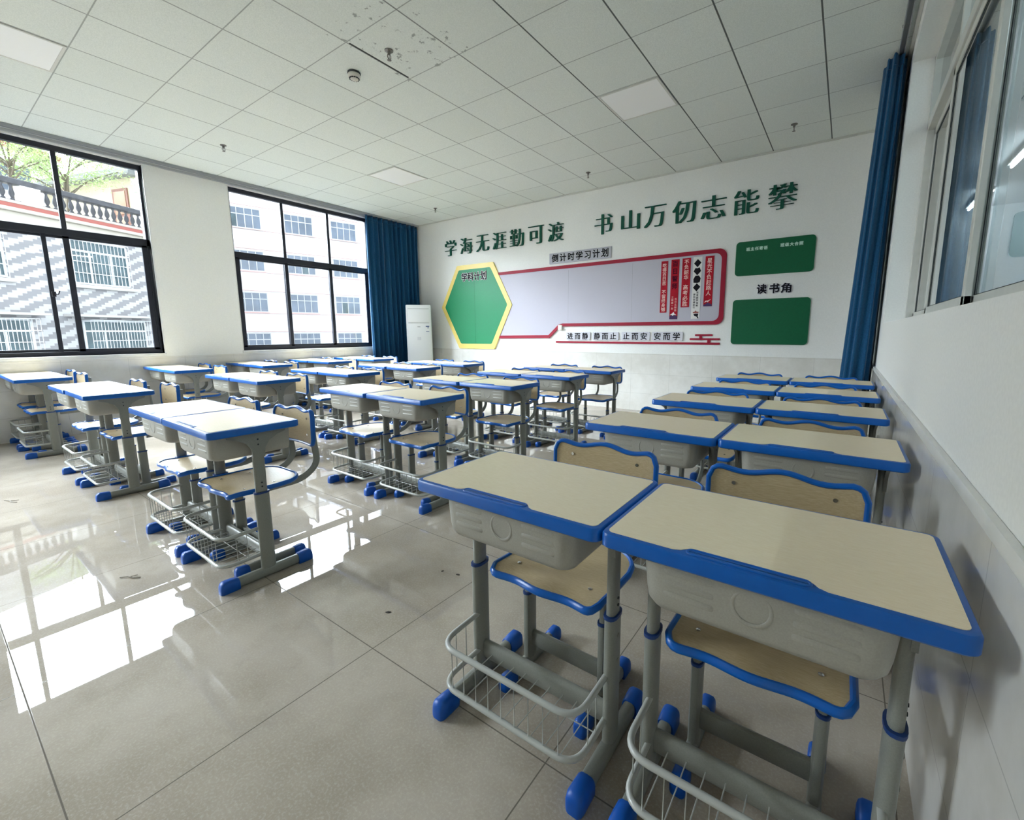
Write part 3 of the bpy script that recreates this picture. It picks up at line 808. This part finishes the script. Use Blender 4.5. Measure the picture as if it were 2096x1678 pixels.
# ------------------------------------------------------------------ school desk (origin: floor, middle of the front edge of the top)
DW, DD, DZ = 0.302, 0.395, 0.772
def cap_mesh(y0, y1, x, hw=0.026, h=0.057, round_to=1):
    """rubber end cap: rounded sleeve that is blunt and tall at its outer end"""
    m = MB(); L = y1-y0; rings = []
    for f_, hh, ww in ((0.0, 0.50, 0.50), (0.03, 0.72, 0.74), (0.10, 0.90, 0.92), (0.22, 1.0, 1.0), (0.55, 0.99, 1.0), (0.96, 0.92, 0.98), (1.0, 0.88, 0.94)):
        yy = y0+L*(f_ if round_to > 0 else 1-f_); H_ = h*hh; W_ = hw*ww
        rings.append([(x-W_*0.9, yy, 0.0), (x+W_*0.9, yy, 0.0), (x+W_, yy, H_*0.12), (x+W_, yy, H_*0.58), (x+W_*0.90, yy, H_*0.82), (x+W_*0.6, yy, H_*0.97),
                      (x, yy, H_), (x-W_*0.6, yy, H_*0.97), (x-W_*0.90, yy, H_*0.82), (x-W_, yy, H_*0.58), (x-W_, yy, H_*0.12)])
    m.loft(rings); return m
def make_desk():
    t = thing('school_desk', 'proto', 'desk', (0, 0, 0), 0, 'blue-edged school desks set out in pairs')
    m = MB()
    rings = []
    for z_, ins in ((DZ-0.034, 0.004), (DZ-0.030, 0.0), (DZ-0.006, 0.0), (DZ-0.001, 0.003), (DZ, 0.008), (DZ, 0.016)):
        rings.append([(x, y, z_) for x, y in rrect(-DW+ins, DW-ins, ins, DD-ins, 0.022-ins*0.6)])
    m.loft(rings); m.build('edge_band', M_blue, t)
    # laminate with the notch for the pen groove
    i_ = 0.013; g0, g1, gd = -0.125, 0.095, 0.036
    out = rrect(-DW+i_, DW-i_, i_, DD-i_, 0.014)
    k = max(range(len(out)), key=lambda q: (out[q][1] < i_+1e-5, -out[q][0]))   # left end of the front side
    idx = [q for q in range(len(out)) if abs(out[q][1]-i_) < 1e-5]
    left = min(idx, key=lambda q: out[q][0])
    notch = [(g0-0.02, i_), (g0-0.006, i_+0.006), (g0, gd-0.010), (g0+0.012, gd), (g1-0.012, gd), (g1, gd-0.010), (g1+0.006, i_+0.006), (g1+0.02, i_)]
    poly = out[:left+1] + notch + out[left+1:]
    m = MB(); m.prism(poly, DZ-0.002, DZ+0.0012); m.build('tabletop', M_lam, t)
    m = MB()
    sl = rrect(g0+0.006, g1-0.006, 0.012, gd-0.004, 0.010)
    m.sweep([(x, y, DZ+0.0005) for x, y in sl], 0.0028, 0.0022, n=8, closed=True)
    m.prism(rrect(g0+0.008, g1-0.008, 0.014, gd-0.006, 0.009), DZ-0.001, DZ+0.0010); m.build('pen_groove', M_blue, t)
    # drawer box
    m = MB(); rings = []
    for z_, ins, yo in ((DZ-0.034, 0.0, 0.0), (0.70, 0.003, 0.001), (0.655, 0.007, 0.003), (0.632, 0.011, 0.005), (0.618, 0.020, 0.013), (0.611, 0.036, 0.028), (0.610, 0.05, 0.04)):
        rf = 0.045-ins*0.3; fr_ = [(x, y) for x, y in rrect(-0.222+ins, 0.222-ins, 0.030+yo, 0.6, rf, 7) if y < 0.3]
        rings.append([(-0.222+ins, 0.376, z_)] + [(x, y, z_) for x, y in fr_] + [(0.222-ins, 0.376, z_)])
    m.loft(rings)
    for s_ in (-1, 1):      # embossed bars and ring on the front
        for q in range(3):
            zc = 0.712-q*0.026; yb = 0.0312+q*0.0007
            m.sweep([(s_*0.062, yb+0.006, zc), (s_*0.070, yb+0.001, zc), (s_*0.078, yb, zc), (s_*0.157, yb, zc), (s_*0.165, yb+0.001, zc), (s_*0.173, yb+0.006, zc)], 0.0024, 0.007, n=10)
    ring = [(0.034*math.cos(2*PI*k/24), 0.0318, 0.688+0.034*math.sin(2*PI*k/24)) for k in range(24)]
    m.sweep(ring, 0.004, 0.0014, up=(0, 1, 0), n=8, closed=True)
    m.build('drawer_box', M_box, t)
    for s_ in (-1, 1):
        x = s_*0.246
        m = MB()
        m.sweep([(x, 0.212, 0.40), (x, 0.212, 0.735)], 0.014, 0.026, up=(0, 1, 0), n=14, power=2.6)
        m.sweep([(x, 0.212, 0.045), (x, 0.212, 0.432)], 0.0175, 0.033, up=(0, 1, 0), n=14, power=2.6)
        lg = m.build('leg', M_steel, t)
        m = MB(); m.sweep([(x, 0.212, 0.429), (x, 0.212, 0.434), (x, 0.212, 0.438)], 0.0200, 0.0355, up=(0, 1, 0), n=16, power=2.6); m.build('collar', M_collar, lg)
        m = MB()
        ypl = [(-0.128, DZ-0.036), (-0.128, DZ-0.050), (-0.09, DZ-0.062), (-0.05, DZ-0.085), (-0.030, DZ-0.118), (-0.026, DZ-0.16), (0.026, DZ-0.16), (0.030, DZ-0.118), (0.05, DZ-0.085), (0.09, DZ-0.062), (0.128, DZ-0.050), (0.128, DZ-0.036)]
        m.prism([(0.212+a, c_) for a, c_ in ypl], x+s_*0.004, x+s_*0.0155, lambda a, c_, d: (d, a, c_)); m.build('bracket', M_steel, lg)
        for zc in (0.70, 0.675, 0.485, 0.465):
            m = MB(); m.sweep([(x+s_*0.012, 0.212, zc), (x+s_*0.0164, 0.212, zc)], 0.004, n=8, up=(0, 1, 0)); m.build('bolt_hole', M_dark, lg)
        for zc in (0.375, 0.30):
            m = MB(); m.sweep([(x+s_*0.014, 0.212, zc), (x+s_*0.0195, 0.212, zc)], 0.006, n=8, up=(0, 1, 0)); m.build('bolt', M_steel, lg)
        m = MB(); m.sweep([(x, 0.03, 0.026), (x, 0.40, 0.026)], 0.019, 0.024, n=14, power=3.0); ft = m.build('foot', M_steel, t)
        cap_mesh(-0.004, 0.074, x).build('foot_cap', M_bluecap, ft)
        cap_mesh(0.350, 0.424, x, round_to=-1).build('foot_cap', M_bluecap, ft)
    m = MB(); m.sweep([(-0.235, 0.215, 0.115), (0.235, 0.215, 0.115)], 0.0155, 0.034, n=14, power=2.6); m.build('crossbar', M_steel, t)
    m = MB()
    for zc, yb in ((0.255, 0.19), (0.120, 0.19)):
        m.sweep(fillet([(-0.240, yb, zc), (-0.240, 0.018, zc-0.005), (0.240, 0.018, zc-0.005), (0.240, yb, zc)], 0.065, 7), 0.0085, n=10)
    bk = m.build('basket', M_wire, t)
    m = MB()
    for k in range(9):
        x = -0.19+k*0.0475
        m.sweep(fillet([(x, 0.018, 0.250), (x, 0.018, 0.113), (x, 0.245, 0.113)], 0.006, 2), 0.0017, n=6)
    for k in range(0, 8, 2):
        x = -0.19+k*0.0475; m.sweep([(x, 0.245, 0.113), (x+0.0475, 0.245, 0.113)], 0.0017, n=6)
    for s_ in (-1, 1):
        for yy in (0.085, 0.13): m.sweep([(s_*0.240, yy, 0.252), (s_*0.240, yy, 0.118)], 0.0017, n=6)
    for yy in (0.14,): m.sweep([(-0.238, yy, 0.1105), (0.238, yy, 0.1105)], 0.0017, n=6)
    m.build('wire_grid', M_wire, bk)
    return t

# ------------------------------------------------------------------ school chair (origin: floor, middle of the front edge of the seat)
def outline_fn(hw, lo, hi, r_lo, r_hi, wave, amp_lo, amp_hi):
    def f(x):
        d = hw-abs(x)
        def rr(r): return r-math.sqrt(max(0, r*r-(r-d)**2)) if d < r else 0.0
        w = math.cos(2*PI*x/hw*wave)
        return lo+rr(r_lo)-amp_lo*w, hi-rr(r_hi)+amp_hi*w
    return f
def cols(hw, n=13):
    xs = []
    for i in range(2*n+1):
        u = (i-n)/n; xs.append(hw*math.sin(u*PI/2)*0.35+hw*u*0.65)
    return xs
def make_chair():
    t = thing('school_chair', 'proto', 'chair', (0, 0, 0), 0, 'blue-edged school chairs tucked under the desks')
    hw = 0.195; F = outline_fn(hw, 0.0, 0.355, 0.035, 0.13, 0.5*2/2, 0.008, 0.0)
    F = outline_fn(hw, 0.004, 0.360, 0.035, 0.13, 1.0, 0.009, 0.0)
    def zs(x, y): return 0.437 + 0.006*math.cos(2*PI*x/hw)*max(0, 1-y/0.09) - 0.010*math.sin(PI*min(1, max(0, y/0.34)))*(1-(x/hw)**2) - (0.010*((0.05-y)/0.05)**2 if y < 0.05 else 0)
    X = cols(hw); nr = 9; top = []; bot = []
    for x in X:
        a, c_ = F(x)
        for k in range(nr+1):
            y = a+(c_-a)*k/nr; top.append((x, y, zs(x, y))); bot.append((x, y, zs(x, y)-0.013))
    nc = len(X); q = nr+1
    vs = top+bot; o_ = len(top); fs = []
    for i in range(nc-1):
        for k in range(nr):
            a = i*q+k; fs.append((a, a+1, a+q+1, a+q)); fs.append((o_+a, o_+a+q, o_+a+q+1, o_+a+1))
    loop = [i*q for i in range(nc)] + [(nc-1)*q+k for k in range(1, nr+1)] + [i*q+nr for i in range(nc-2, -1, -1)] + [k for k in range(nr-1, 0, -1)]
    for i in range(len(loop)):
        a, c_ = loop[i], loop[(i+1) % len(loop)]; fs.append((a, c_, o_+c_, o_+a))
    m = MB(); m.pydata(vs, fs, True); st = m.build('seat', M_wood, t)
    m = MB(); m.sweep([(top[i][0], top[i][1], top[i][2]-0.0075) for i in loop], 0.0095, 0.0125, n=10, closed=True); m.build('edge_band', M_blue, st)
    for s_ in (-1, 1):
        for yy in (0.085, 0.225):
            m = MB(); m.lathe([(0.0065, 0.0), (0.0065, 0.0015), (0.004, 0.003), (0.001, 0.003)], 12, (s_*0.135, yy, zs(s_*0.135, yy))); m.build('screw', M_chrome, st)
    # backrest
    hb = 0.205; G = outline_fn(hb, 0.592, 0.779, 0.030, 0.042, 1.0, 0.0, 0.008)
    def ys(x, z): return 0.405 + 0.022*(1-(x/hb)**2) + 0.035*(z-0.6)
    X = cols(hb); fr = []; bk = []
    for x in X:
        a, c_ = G(x)
        for k in range(nr+1):
            z = a+(c_-a)*k/nr; fr.append((x, ys(x, z), z)); bk.append((x, ys(x, z)+0.011, z))
    vs = fr+bk; o_ = len(fr); fs = []
    nc = len(X)
    for i in range(nc-1):
        for k in range(nr):
            a = i*q+k; fs.append((a, a+1, a+q+1, a+q)); fs.append((o_+a, o_+a+q, o_+a+q+1, o_+a+1))
    loop = [i*q for i in range(nc)] + [(nc-1)*q+k for k in range(1, nr+1)] + [i*q+nr for i in range(nc-2, -1, -1)] + [k for k in range(nr-1, 0, -1)]
    for i in range(len(loop)):
        a, c_ = loop[i], loop[(i+1) % len(loop)]; fs.append((a, c_, o_+c_, o_+a))
    m = MB(); m.pydata(vs, fs, True); br = m.build('backrest', M_wood, t)
    m = MB(); m.sweep([(fr[i][0], fr[i][1]+0.0055, fr[i][2]) for i in loop], 0.0085, 0.0125, up=(0, 1, 0), n=10, closed=True); m.build('edge_band', M_blue, br)
    for s_ in (-1, 1):
        for zz in (0.735, 0.645):
            m = MB(); m.sweep([(s_*0.132, ys(0.132, zz)+0.002, zz), (s_*0.132, ys(0.132, zz)-0.0025, zz)], 0.0058, n=10); m.build('screw', M_chrome, br)
    for s_ in (-1, 1):
        x = s_*0.132
        pth = fillet([(x, 0.20, 0.405), (x, 0.375, 0.405), (x, 0.466, 0.470), (x, 0.448, 0.62), (x, 0.447, 0.745)], 0.085, 8)
        m = MB(); m.sweep(pth, 0.0185, 0.0085, up=(1, 0, 0), n=14, power=2.4); m.build('back_support', M_steel, t)
        x = s_*0.148
        m = MB(); m.sweep([(x, 0.16, 0.24), (x, 0.16, 0.418)], 0.0125, 0.022, up=(0, 1, 0), n=12, power=2.6)
        m.sweep([(x, 0.16, 0.03), (x, 0.16, 0.29)], 0.0155, 0.028, up=(0, 1, 0), n=12, power=2.6); lg = m.build('leg', M_steel, t)
        m = MB(); m.sweep([(x, 0.16, 0.286), (x, 0.16, 0.294)], 0.0175, 0.030, up=(0, 1, 0), n=14, power=2.6); m.build('collar', M_collar, lg)
        m = MB(); m.sweep([(x, 0.03, 0.024), (x, 0.32, 0.024)], 0.0165, 0.0215, n=12, power=3.0); ft = m.build('foot', M_steel, t)
        cap_mesh(0.0, 0.062, x, 0.022, 0.050).build('foot_cap', M_bluecap, ft)
        cap_mesh(0.285, 0.345, x, 0.022, 0.050, -1).build('foot_cap', M_bluecap, ft)
    m = MB(); m.sweep([(-0.138, 0.162, 0.112), (0.138, 0.162, 0.112)], 0.013, 0.031, n=12, power=2.6); m.build('crossbar', M_steel, t)
    m = MB(); m.box(-0.15, 0.15, 0.145, 0.21, 0.414, 0.420); m.build('seat_plate', M_steel, t)
    return t

desk0 = make_desk(); chair0 = make_chair()
COLS = {'A': 'column along the window wall', 'B': 'column second from the window wall', 'C': 'column second from the corridor wall', 'D': 'column beside the corridor wall'}
RIGHT = {'A': (-2.45, -2.425, -2.42, -2.42, -2.40), 'B': (-0.385, -0.39, -0.33, -0.31, -0.28), 'C': (1.69, 1.735, 1.76, 1.77, 1.83), 'D': (4.118, 4.13, 4.132, 4.138, 4.142)}
FRONT = {'A': (-0.47, 0.745, 1.69, 2.60, 3.37), 'B': (-0.355, 0.765, 1.61, 2.49, 3.28), 'C': (-0.31, 0.82, 1.72, 2.61, 3.39), 'D': (-0.20, 0.81, 1.695, 2.54, 3.37)}
TUCK = {'A': ((.50, .49), (.57, .55), (.49, .50), (.50, .52), (.49, .52)), 'B': ((.50, .55), (.49, .49), (.50, .485), (.50, .49), (.49, .49)),
        'C': ((.485, .50), (.49, .50), (.51, .49), (.485, .485), (.485, .485)), 'D': ((.600, .600), (.49, .50), (.49, .485), (.485, .49), (.49, .485))}
ROWS = ('front row', 'second row', 'third row', 'fourth row', 'last row')
first = True
for col in 'DCBA':
    for r_ in range(5):
        for s_, side in ((0, 'window-side'), (1, 'corridor-side')):
            cx = RIGHT[col][r_] - (0.910 if s_ == 0 else DW)
            fy = FRONT[col][r_] + rnd.uniform(-0.006, 0.006)
            rz = rnd.uniform(-0.006, 0.006) if col != 'D' else 0.0
            dl = 'blue-edged school desk, %s of its pair, %s, %s' % (side, ROWS[r_], COLS[col])
            cl = 'blue-edged wooden chair at the %s desk, %s, %s' % (side, ROWS[r_], COLS[col])
            cy = fy + TUCK[col][r_][s_] - 0.405
            crz = rnd.uniform(-0.02, 0.02)
            cx2 = cx + rnd.uniform(-0.010, 0.010) - (0.012 if col == 'D' and s_ == 1 else 0.0)
            if first:
                desk0.location = (cx, fy, 0); desk0.rotation_euler = (0, 0, rz); desk0['label'] = dl
                chair0.location = (cx2, cy, 0); chair0.rotation_euler = (0, 0, crz); chair0['label'] = cl
                first = False
            else:
                dup(desk0, (cx, fy, 0), rz, dl); dup(chair0, (cx2, cy, 0), crz, cl)

# ------------------------------------------------------------------ litter on the floor
def scrap(x, y, s_, a, label, seed):
    rr = random.Random(seed); n = 7
    pl = [(s_*rr.uniform(0.5, 1)*math.cos(2*PI*k/n)*1.6, s_*rr.uniform(0.5, 1)*math.sin(2*PI*k/n)*0.7) for k in range(n)]
    m = MB(); m.prism(pl, 0.0003, 0.003); o = m.build('litter_scrap', M_scrap); o.location = (x, y, 0); o.rotation_euler = (0, 0, a)
    tag(o, label, 'litter', 'scraps of litter on the floor')
SC = ((2.385, 0.045, 0.010, 0.6, 'dark scrap lying alone on the tile between the two front desk pairs'),
      (2.42, 0.43, 0.009, 0.2, 'brown curled scrap on the floor, beyond the dark scrap, toward the second row'),
      (2.33, 0.41, 0.005, 1.2, 'tiny dark crumb on the floor beside the brown curled scrap'),
      (2.93, -0.60, 0.006, 0.4, 'tiny dark scrap on the floor in front of the nearest desk'))
for i, (x, y, s_, a, l) in enumerate(SC): scrap(x, y, s_, a, l, 40+i)
def twig(x, y, a, label, k):
    m = MB(); m.sweep([(-0.07*k, 0, 0.004), (-0.02*k, 0.012*k, 0.006), (0.03*k, 0.004, 0.004), (0.07*k, 0.02*k, 0.004)], 0.0025, n=6)
    m.sweep([(-0.01*k, 0.010*k, 0.005), (0.02*k, 0.045*k, 0.004)], 0.002, n=6)
    o = m.build('dry_twig', M_twig); o.location = (x, y, 0); o.rotation_euler = (0, 0, a); tag(o, label, 'twig', 'dry twigs on the floor')
twig(1.10, -0.52, 0.5, 'dry forked twig on the floor before the near aisle desk foot', 0.7)
twig(-0.95, -0.72, 0.2, 'dry forked twig on the floor in the aisle toward the windows', 1.0)

# ------------------------------------------------------------------ outdoors
struct('ground', MB().box(-70, 40, -50, 80, -4.3, -4.0), M_ground)

# unseen outer face above, below and beside this classroom, added to shade buildings opposite
b = MB()
b.box(XO-0.02, XO+0.2, -30, 30, H+0.1, 13); b.box(XO-0.02, XO+0.2, -30, 30, -4, -0.12)
b.box(XO-0.02, XO+0.2, -30, YF-0.2, -0.12, H+0.1); b.box(XO-0.02, XO+0.2, YB+0.2, 30, -0.12, H+0.1)
struct('wall_outer_shading', b, mat('outer_grey_tile', srgb(130, 130, 130), 0.7))

# near building: facade frame  s along the face, d outward towards us
A1 = math.radians(114.3)
O1 = Vector((-16.4913, 2.3779, 0)); 
R1 = math.atan2(math.sin(A1), math.cos(A1))
def loc1(root_pos=O1): return root_pos
bd = thing('building', 'grey zigzag-tiled building with barred windows and a balustraded roof terrace', 'building', (O1.x, O1.y, 0), R1)
# local x runs along the face (left to right seen from the room), local -y points to the room
m = MB(); m.box(-12, 5.6, 0, 9, -4.0, 4.33); m.build('wall', M_zig, bd)
m = MB(); m.box(-12, 5.6, -0.10, 9, 4.33, 4.66, 0.02); m.box(-12, 5.6, -0.22, 9, 4.66, 4.76, 0.015); m.box(-12, 5.6, -0.22, 9, 4.87, 4.95, 0.015); m.build('cornice', M_cornice, bd)
m = MB(); m.box(-12, 5.6, -0.20, 9, 4.76, 4.87); m.build('red_band', M_redband, bd)
bl = MB(); bl.box(-12, 5.6, -0.16, 0.12, 5.42, 5.58, 0.02); bl.box(-12, 5.6, -0.12, 0.08, 4.93, 4.98); rl = bl.build('balustrade_rail', M_rail, bd)
bp = None
x = -3.2; k = 0
piers = [(-1.06, -0.60), (3.3, 3.8)]
for p0, p1 in piers:
    m = MB(); m.box(p0, p1, -0.15, 0.11, 4.95, 5.43); m.build('pier', speckle(mat('white_pier_brick', srgb(190, 188, 184), 0.8), 0.05, 8), bd)
prof = [(0.045, 0.0), (0.055, 0.03), (0.05, 0.06), (0.028, 0.09), (0.062, 0.17), (0.066, 0.22), (0.05, 0.30), (0.03, 0.36), (0.028, 0.40), (0.045, 0.43), (0.05, 0.46)]
while x < 5.4:
    if not any(p0-0.09 < x < p1+0.09 for p0, p1 in piers):
        m = MB(); m.lathe(prof, 10, (0, 0, 0))
        if bp is None: bp = m.build('baluster', M_rail, bd); bp.location = (x, -0.02, 4.97)
        else:
            m.bm.free(); q = bp.copy(); C.objects.link(q); q.parent = bd; q.location = (x, -0.02, 4.97)
    x += 0.2
def barred(x0, x1, z0, z1, nb, nh, sill=True, awn=0.0, proud=0.0):
    fr = MB(); w = 0.05
    for q in ((x0, x0+w, z0, z1), (x1-w, x1, z0, z1), (x0, x1, z0, z0+w), (x0, x1, z1-w, z1), (x0, x1, z0+(z1-z0)*0.72, z0+(z1-z0)*0.72+w), (x0+(x1-x0)*0.3, x0+(x1-x0)*0.3+w, z0, z0+(z1-z0)*0.75), (x0+(x1-x0)*0.66, x0+(x1-x0)*0.66+w, z0, z0+(z1-z0)*0.75)):
        fr.box(q[0], q[1], -0.05, 0.02, q[2], q[3])
    wn = fr.build('window', M_extwhite, bd)
    m = MB(); m.box(x0+0.02, x1-0.02, -0.015, 0.015, z0+0.02, z1-0.02); m.build('pane', M_b1glass, wn)
    m = MB(); pr = 0.12+proud
    for k in range(nb+1):
        xx = x0+(x1-x0)*k/nb; m.box(xx-0.006, xx+0.006, -pr-0.012, -pr, z0, z1)
    for k in range(nh+1):
        zz = z0+(z1-z0)*k/nh; m.box(x0, x1, -pr-0.014, -pr+0.002, zz-0.011, zz+0.011)
    for xx in (x0, x1):
        for zz in (z0, z1): m.box(xx-0.012, xx+0.012, -pr, 0.02, zz-0.012, zz+0.012)
    m.build('security_bars', M_extwhite, wn)
    if sill:
        m = MB(); m.box(x0-0.06, x1+0.14, -0.14, 0.0, z0-0.13, z0-0.02, 0.01); m.build('sill', M_shell, wn)
    if awn:
        m = MB(); m.box(x0-0.45, x1+0.2, -awn, 0.0, z1+0.10, z1+0.17); m.build('awning', M_shell, wn)
barred(-0.04, 1.64, 2.80, 4.20, 15, 4)
barred(-3.3, -1.60, 2.80, 4.20, 18, 4)
barred(0.02, 1.95, 0.30, 1.64, 20, 4, False, 0.55, 0.25)
barred(-3.1, -1.25, 0.30, 1.64, 20, 4, False, 0.55, 0.25)
barred(3.4, 5.0, 2.80, 4.20, 18, 4)

# cream house standing back on the terrace
hs = thing('building', 'cream rendered rooftop house with a brown door behind the terrace balustrade', 'building', (-20.6, 5.3, 4.955), math.radians(18.7))
m = MB(); m.box(-5.6, 0.0, 0.0, 3, 0, 2.75); m.build('wall', M_house, hs)
m = MB(); m.box(-5.9, 0.16, -0.35, 3.2, 2.62, 2.80, 0.03); m.box(-5.75, 0.06, -0.2, 3.05, 2.80, 2.97); m.build('roof', M_roof, hs)
m = MB()
for k in range(9): m.box(-0.16 if k % 2 else -0.26, 0.03, -0.04, 0.06, 0.03+k*0.285, 0.29+k*0.285, 0.01)
m.build('quoins', M_extwhite, hs)
m = MB(); m.box(-1.43, -0.54, -0.05, 0.05, 0, 2.23); q = m.build('door', M_door, hs)
m = MB(); m.box(-1.32, -0.65, -0.07, -0.04, 0.15, 1.1, 0.01); m.box(-1.32, -0.65, -0.07, -0.04, 1.2, 2.12, 0.01); m.build('door_panel', mat('tan_door_panel', srgb(150, 118, 96), 0.6), q)

# white building with red ledges behind the trees
wb = thing('building', 'white building with red ledges far behind the tree, top corner of near window', 'building', (-31, 1.0, -4), R1)
m = MB(); m.box(-9, 4.5, 0, 3, 0, 17); m.build('wall', M_apt, wb)
for z_ in (8.6, 11.6, 14.6):
    m = MB(); m.box(-9.1, 4.6, -0.25, 0, z_, z_+0.28); m.build('ledge', M_redband, wb)
for x0 in (-5.0, -1.6, 1.6):
    for z_ in (9.4, 12.4):
        m = MB(); m.box(x0, x0+1.7, -0.06, 0.02, z_, z_+1.5); wn = m.build('window', M_extwhite, wb)
        m = MB(); m.box(x0+0.08, x0+0.82, -0.09, -0.05, z_+0.08, z_+1.42); m.box(x0+0.9, x0+1.62, -0.09, -0.05, z_+0.08, z_+1.42); m.build('pane', M_aptglass, wn)

# trees between the terrace and the houses behind
def tree(loc, label, seed, rad, hgt, nl):
    rr = random.Random(seed)
    t = thing('tree', label, 'tree', loc, 0, 'young trees behind the terrace')
    m = MB(); tips = []
    m.sweep([(0, 0, 0), (0.05, 0.02, hgt*0.35), (-0.03, 0.06, hgt*0.6)], 0.07, n=8)
    for k in range(12):
        a = rr.uniform(0, 2*PI); z0 = hgt*rr.uniform(0.3, 0.6); l = rad*rr.uniform(0.6, 1.0)
        e = Vector((l*math.cos(a), l*math.sin(a), z0+hgt*rr.uniform(0.12, 0.4))); s0 = Vector((0, 0.03, z0)); md = (s0+e)/2+Vector((0, 0, 0.15))
        m.sweep([s0, md, e], 0.022, n=6); tips += [md.lerp(e, q) for q in (0.1, 0.35, 0.6, 0.85, 1.0)]
    m.build('trunk', M_bark, t)
    vs, fs = [], []
    for k in range(nl):
        c_ = rr.choice(tips)+Vector((rr.gauss(0, 0.22), rr.gauss(0, 0.22), rr.gauss(0, 0.16)))
        u = Vector((rr.gauss(0, 1), rr.gauss(0, 1), rr.gauss(0, 1))).normalized(); v = u.cross(Vector((rr.gauss(0, 1), rr.gauss(0, 1), rr.gauss(0, 1)))).normalized()
        s_ = rr.uniform(0.018, 0.036); n = len(vs)
        vs += [c_-u*s_*1.6, c_+v*s_*0.6, c_+u*s_*1.6, c_-v*s_*0.6]; fs.append((n, n+1, n+2, n+3))
    me = bpy.data.meshes.new('foliage'); me.from_pydata(vs, [], fs); me.materials.append(M_leaf)
    o = bpy.data.objects.new('foliage', me); C.objects.link(o); o.parent = t
tree((-18.9, 2.9, 4.95), 'pale green young tree above the balustrade beside the window mullion', 5, 1.45, 2.9, 4200)
tree((-18.4, 1.6, 4.95), 'pale green young tree above the balustrade at the photo edge', 6, 1.2, 2.9, 2200)

# white apartment block seen through the far window
A2 = math.radians(75.8)
ap = thing('building', 'white apartment block with rows of grey windows seen through the far window', 'building', (-31.043, 17.377, 0), A2)
m = MB(); m.box(-12, 12, 0, 6, -4.0, 13.2); m.build('wall', M_apt, ap)
for z_ in (10.18, 7.22, 4.28, 1.33):
    for dz in (0.0, -1.62):
        m = MB(); m.box(-12, 12, -0.10, 0.0, z_+dz, z_+dz+0.035); m.build('ledge', M_pink, ap)
for c_ in range(-2, 4):
    for r_ in range(4):
        x0 = -4.48+c_*3.28+(0.18 if c_ >= 1 else 0); z1 = (10.03, 7.10, 4.17, 1.22)[r_]; z0 = z1-1.40; x1 = x0+1.95
        m = MB(); w = 0.05
        m.box(x0, x1, -0.03, 0.03, z0, z0+w); m.box(x0, x1, -0.03, 0.03, z1-w, z1); m.box(x0, x1, -0.03, 0.03, z1-0.50, z1-0.44)
        for k in range(5): m.box(x0+(x1-x0-w)*k/4, x0+(x1-x0-w)*k/4+w, -0.03, 0.03, z0, z1)
        wn = m.build('window', M_extwhite, ap)
        m = MB(); m.box(x0+0.02, x1-0.02, -0.012, 0.02, z0+0.02, z1-0.02); m.build('pane', M_aptglass, wn)
        if (c_*5+r_*3) % 4 == 0:
            m = MB(); k = (c_+r_) % 3+0.0; xa = x0+(x1-x0)*k/4+0.05; m.box(xa, xa+0.42, -0.02, 0.0, z0+0.05, z1-0.52); m.build('open_sash', M_b1glass, wn)
        m = MB(); m.box(x0-0.05, x1+0.05, -0.12, 0, z0-0.07, z0-0.01); m.build('sill', M_pink, wn)
